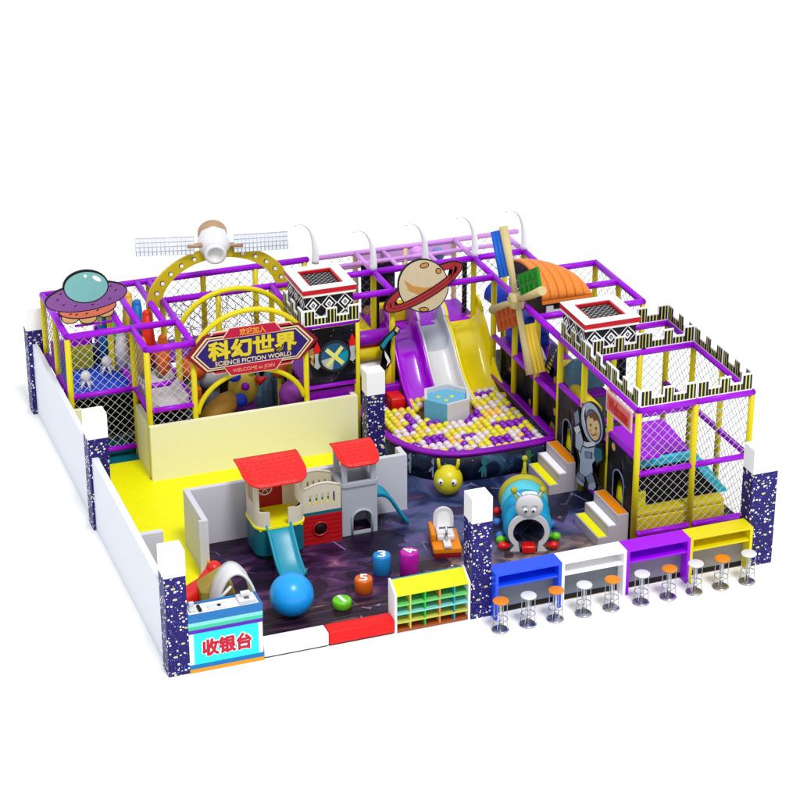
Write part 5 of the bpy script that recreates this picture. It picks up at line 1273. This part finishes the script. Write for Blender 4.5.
b = MB(); b.tube([(3.1, 9.5, 0), (3.1, 9.5, 1.1)], .2, DGREY, 12); b.build('column', t)
t = thing('orange_lantern_toy', 'orange round soft toy behind the right side of the sign', 'toy', (4.35, 9.0, 0))
b = MB(); b.ball((4.42, 8.7, 1.58), .20, ORANGED, 18); b.build('orange_ball', t)
b = MB(); b.tube([(4.42, 8.7, 0), (4.42, 8.7, 1.4)], .05, YELLOW, 10); b.build('pole', t)
t = thing('purple_monster_toy', 'purple soft monster with white eyes under the printed disc panel', 'toy', (5.0, 8.0, 0))
b = MB(); b.ball((4.55, 8.1, 1.25), .28, M('monster_mauve', (150, 60, 170), .5), 22, (1.2, .8, 1.1)); b.ball((4.95, 8.15, 1.2), .30, MATS['monster_mauve'], 20, (1.2, .7, .9)); b.build('monster_body', t)
for xx in (4.92, 5.22):
    b = MB(); b.ball((xx, 7.88, 1.28), .085, WHITEP, 14); e = b.build('eye', t)
    b = MB(); b.ball((xx+.02, 7.80, 1.28), .03, BLACK, 8); b.build('pupil', e)
b = MB(); b.box(4.3, 5.3, 7.9, 8.4, .01, 1.0, PURPLED, .04); b.build('plinth', t)
t = thing('ice_rock_toy', 'pale blue pointed foam rocks at the back of the entrance room', 'toy', (4.2, 9.2, 0))
b = MB()
for xx, hh in ((4.05, 1.2), (4.3, 1.35), (4.55, 1.25)): b.tube([(xx, 9.2, 0), (xx, 9.2, hh*.7), (xx+.03, 9.2, hh+.2)], [.2, .18, .01], M('ice_blue', (90, 120, 150), .4), 6, smooth=False)
b.build('rock', t)
# blue tubes, pads and lime gun toy on the right deck behind the windmill
t = thing('blue_tube_slide', 'deep blue curved tube slide behind the windmill', 'slide', (10.0, 8.9, 0))
b = MB(); b.tube(bez((9.7, 9.6, 2.3), (9.9, 9.2, 2.2), (10.0, 8.8, 1.9), (10.2, 8.0, 1.75), 14), .26, BLUED, 16); b.build('upper_tube', t)
b = MB(); b.tube(bez((10.9, 9.5, 2.5), (10.5, 9.4, 2.4), (10.3, 9.0, 2.2), (10.2, 8.4, 2.1), 12), .16, BLUED, 14); b.build('thin_tube', t)
b = MB(); b.tube([(9.75, 8.75, 2.45), (9.9, 8.15, 1.7)], .05, TAN, 8); b.build('side_rail', t)
t = thing('blue_crash_pad', 'blue crash pads on the deck beneath the windmill arm', 'pad', (10.1, 7.9, 1.5))
b = MB(); b.box(9.65, 10.4, 7.9, 8.7, 1.51, 1.78, BLUED, .05); b.build('lower_pad', t)
b = MB(); b.box(9.55, 9.95, 7.65, 8.1, 1.79, 2.4, BLUED, .06); b.build('upright_pad', t)
t = thing('foam_blaster', 'lime and grey toy blaster mounted under the windmill', 'toy', (9.7, 6.85, 1.9))
b = MB(); b.tube([(9.62, 6.95, 1.95), (9.62, 6.65, 1.75)], .16, LGREY, 16); b.build('drum', t)
b = MB(); b.tube([(9.52, 7.0, 2.2), (9.52, 6.78, 1.95), (9.54, 6.72, 1.75)], .055, M('lime_pastel', (220, 226, 90), .4), 10); b.build('lime_handle', t)
b = MB(); b.tube([(9.62, 6.8, 1.55), (9.62, 6.8, 1.8)], .04, DGREY, 8); b.build('stand', t)
for i, (y_, z_, m_, lb) in enumerate(((6.2, 1.75, YELMAT, 'yellow padded steps on the deck right of the windmill sail'), (5.7, 1.75, M('haze_blue_pad', (90, 150, 176)), 'slate blue wedge pad under the right frame beam'))):
    t = thing('wedge_pad', lb, 'pad', (10.1, y_, 1.5), 0, 'padded wedges on the right deck')
    b = MB(); b.prism([(0, 0), (.8, 0), (.8, .12), (.1, .7 if i else .35), (0, .7 if i else .35)], (9.7+.25*i, y_-.1, 1.505), Y, Z, 0, .7, m_); b.build('wedge', t)
    b = MB(); b.box(9.7+.25*i-.02, 9.7+.25*i, y_-.1, y_+.7, 1.51, 1.6, PURPLED if not i else GREY); b.build('edge_strip', t)
t = thing('keyboard_climber', 'yellow and black striped climbing board under the hut', 'climber', (10.0, 6.3, 1.9))
b = MB(); b.prism([(0, 0), (.5, 0), (.85, .8), (.35, .8)], (9.75, 6.65, 1.55), -Y, Z, 0, .05, NAVY); b.build('board', t)
b = MB()
for i in range(7): b.prism([(.08+.10*i*.55+.04*i, .08+.11*i), (.30+.05*i, .08+.11*i), (.33+.05*i, .14+.11*i), (.11+.09*i, .14+.11*i)], (9.75, 6.65, 1.55), -Y, Z, .051, .056, YELL)
b.build('key_stripes', t)
# rollers inside the right frame, seen between the posts
t = thing('soft_roller', 'yellow soft roller above a blue one behind the first pit-side posts', 'roller', (10.2, 4.7, 1.5))
b = MB(); b.tube([(9.75, 4.15, 1.72), (9.75, 5.15, 1.72)], .17, YELMAT, 16); b.build('yellow_roller', t)
b = MB(); b.tube([(9.75, 3.1, 1.42), (9.75, 4.1, 1.42)], .17, LGREY, 16); b.build('grey_roller', t)
b = MB(); b.tube([(9.8, 3.0, 1.08), (9.8, 4.0, 1.08)], .17, BLUED, 16); b.build('blue_roller', t)
b = MB(); b.box(9.72, 9.85, 4.06, 4.14, .05, 1.8, DGREY); b.box(9.76, 9.9, 3.0, 3.08, .05, 1.55, DGREY); b.build('support', t)
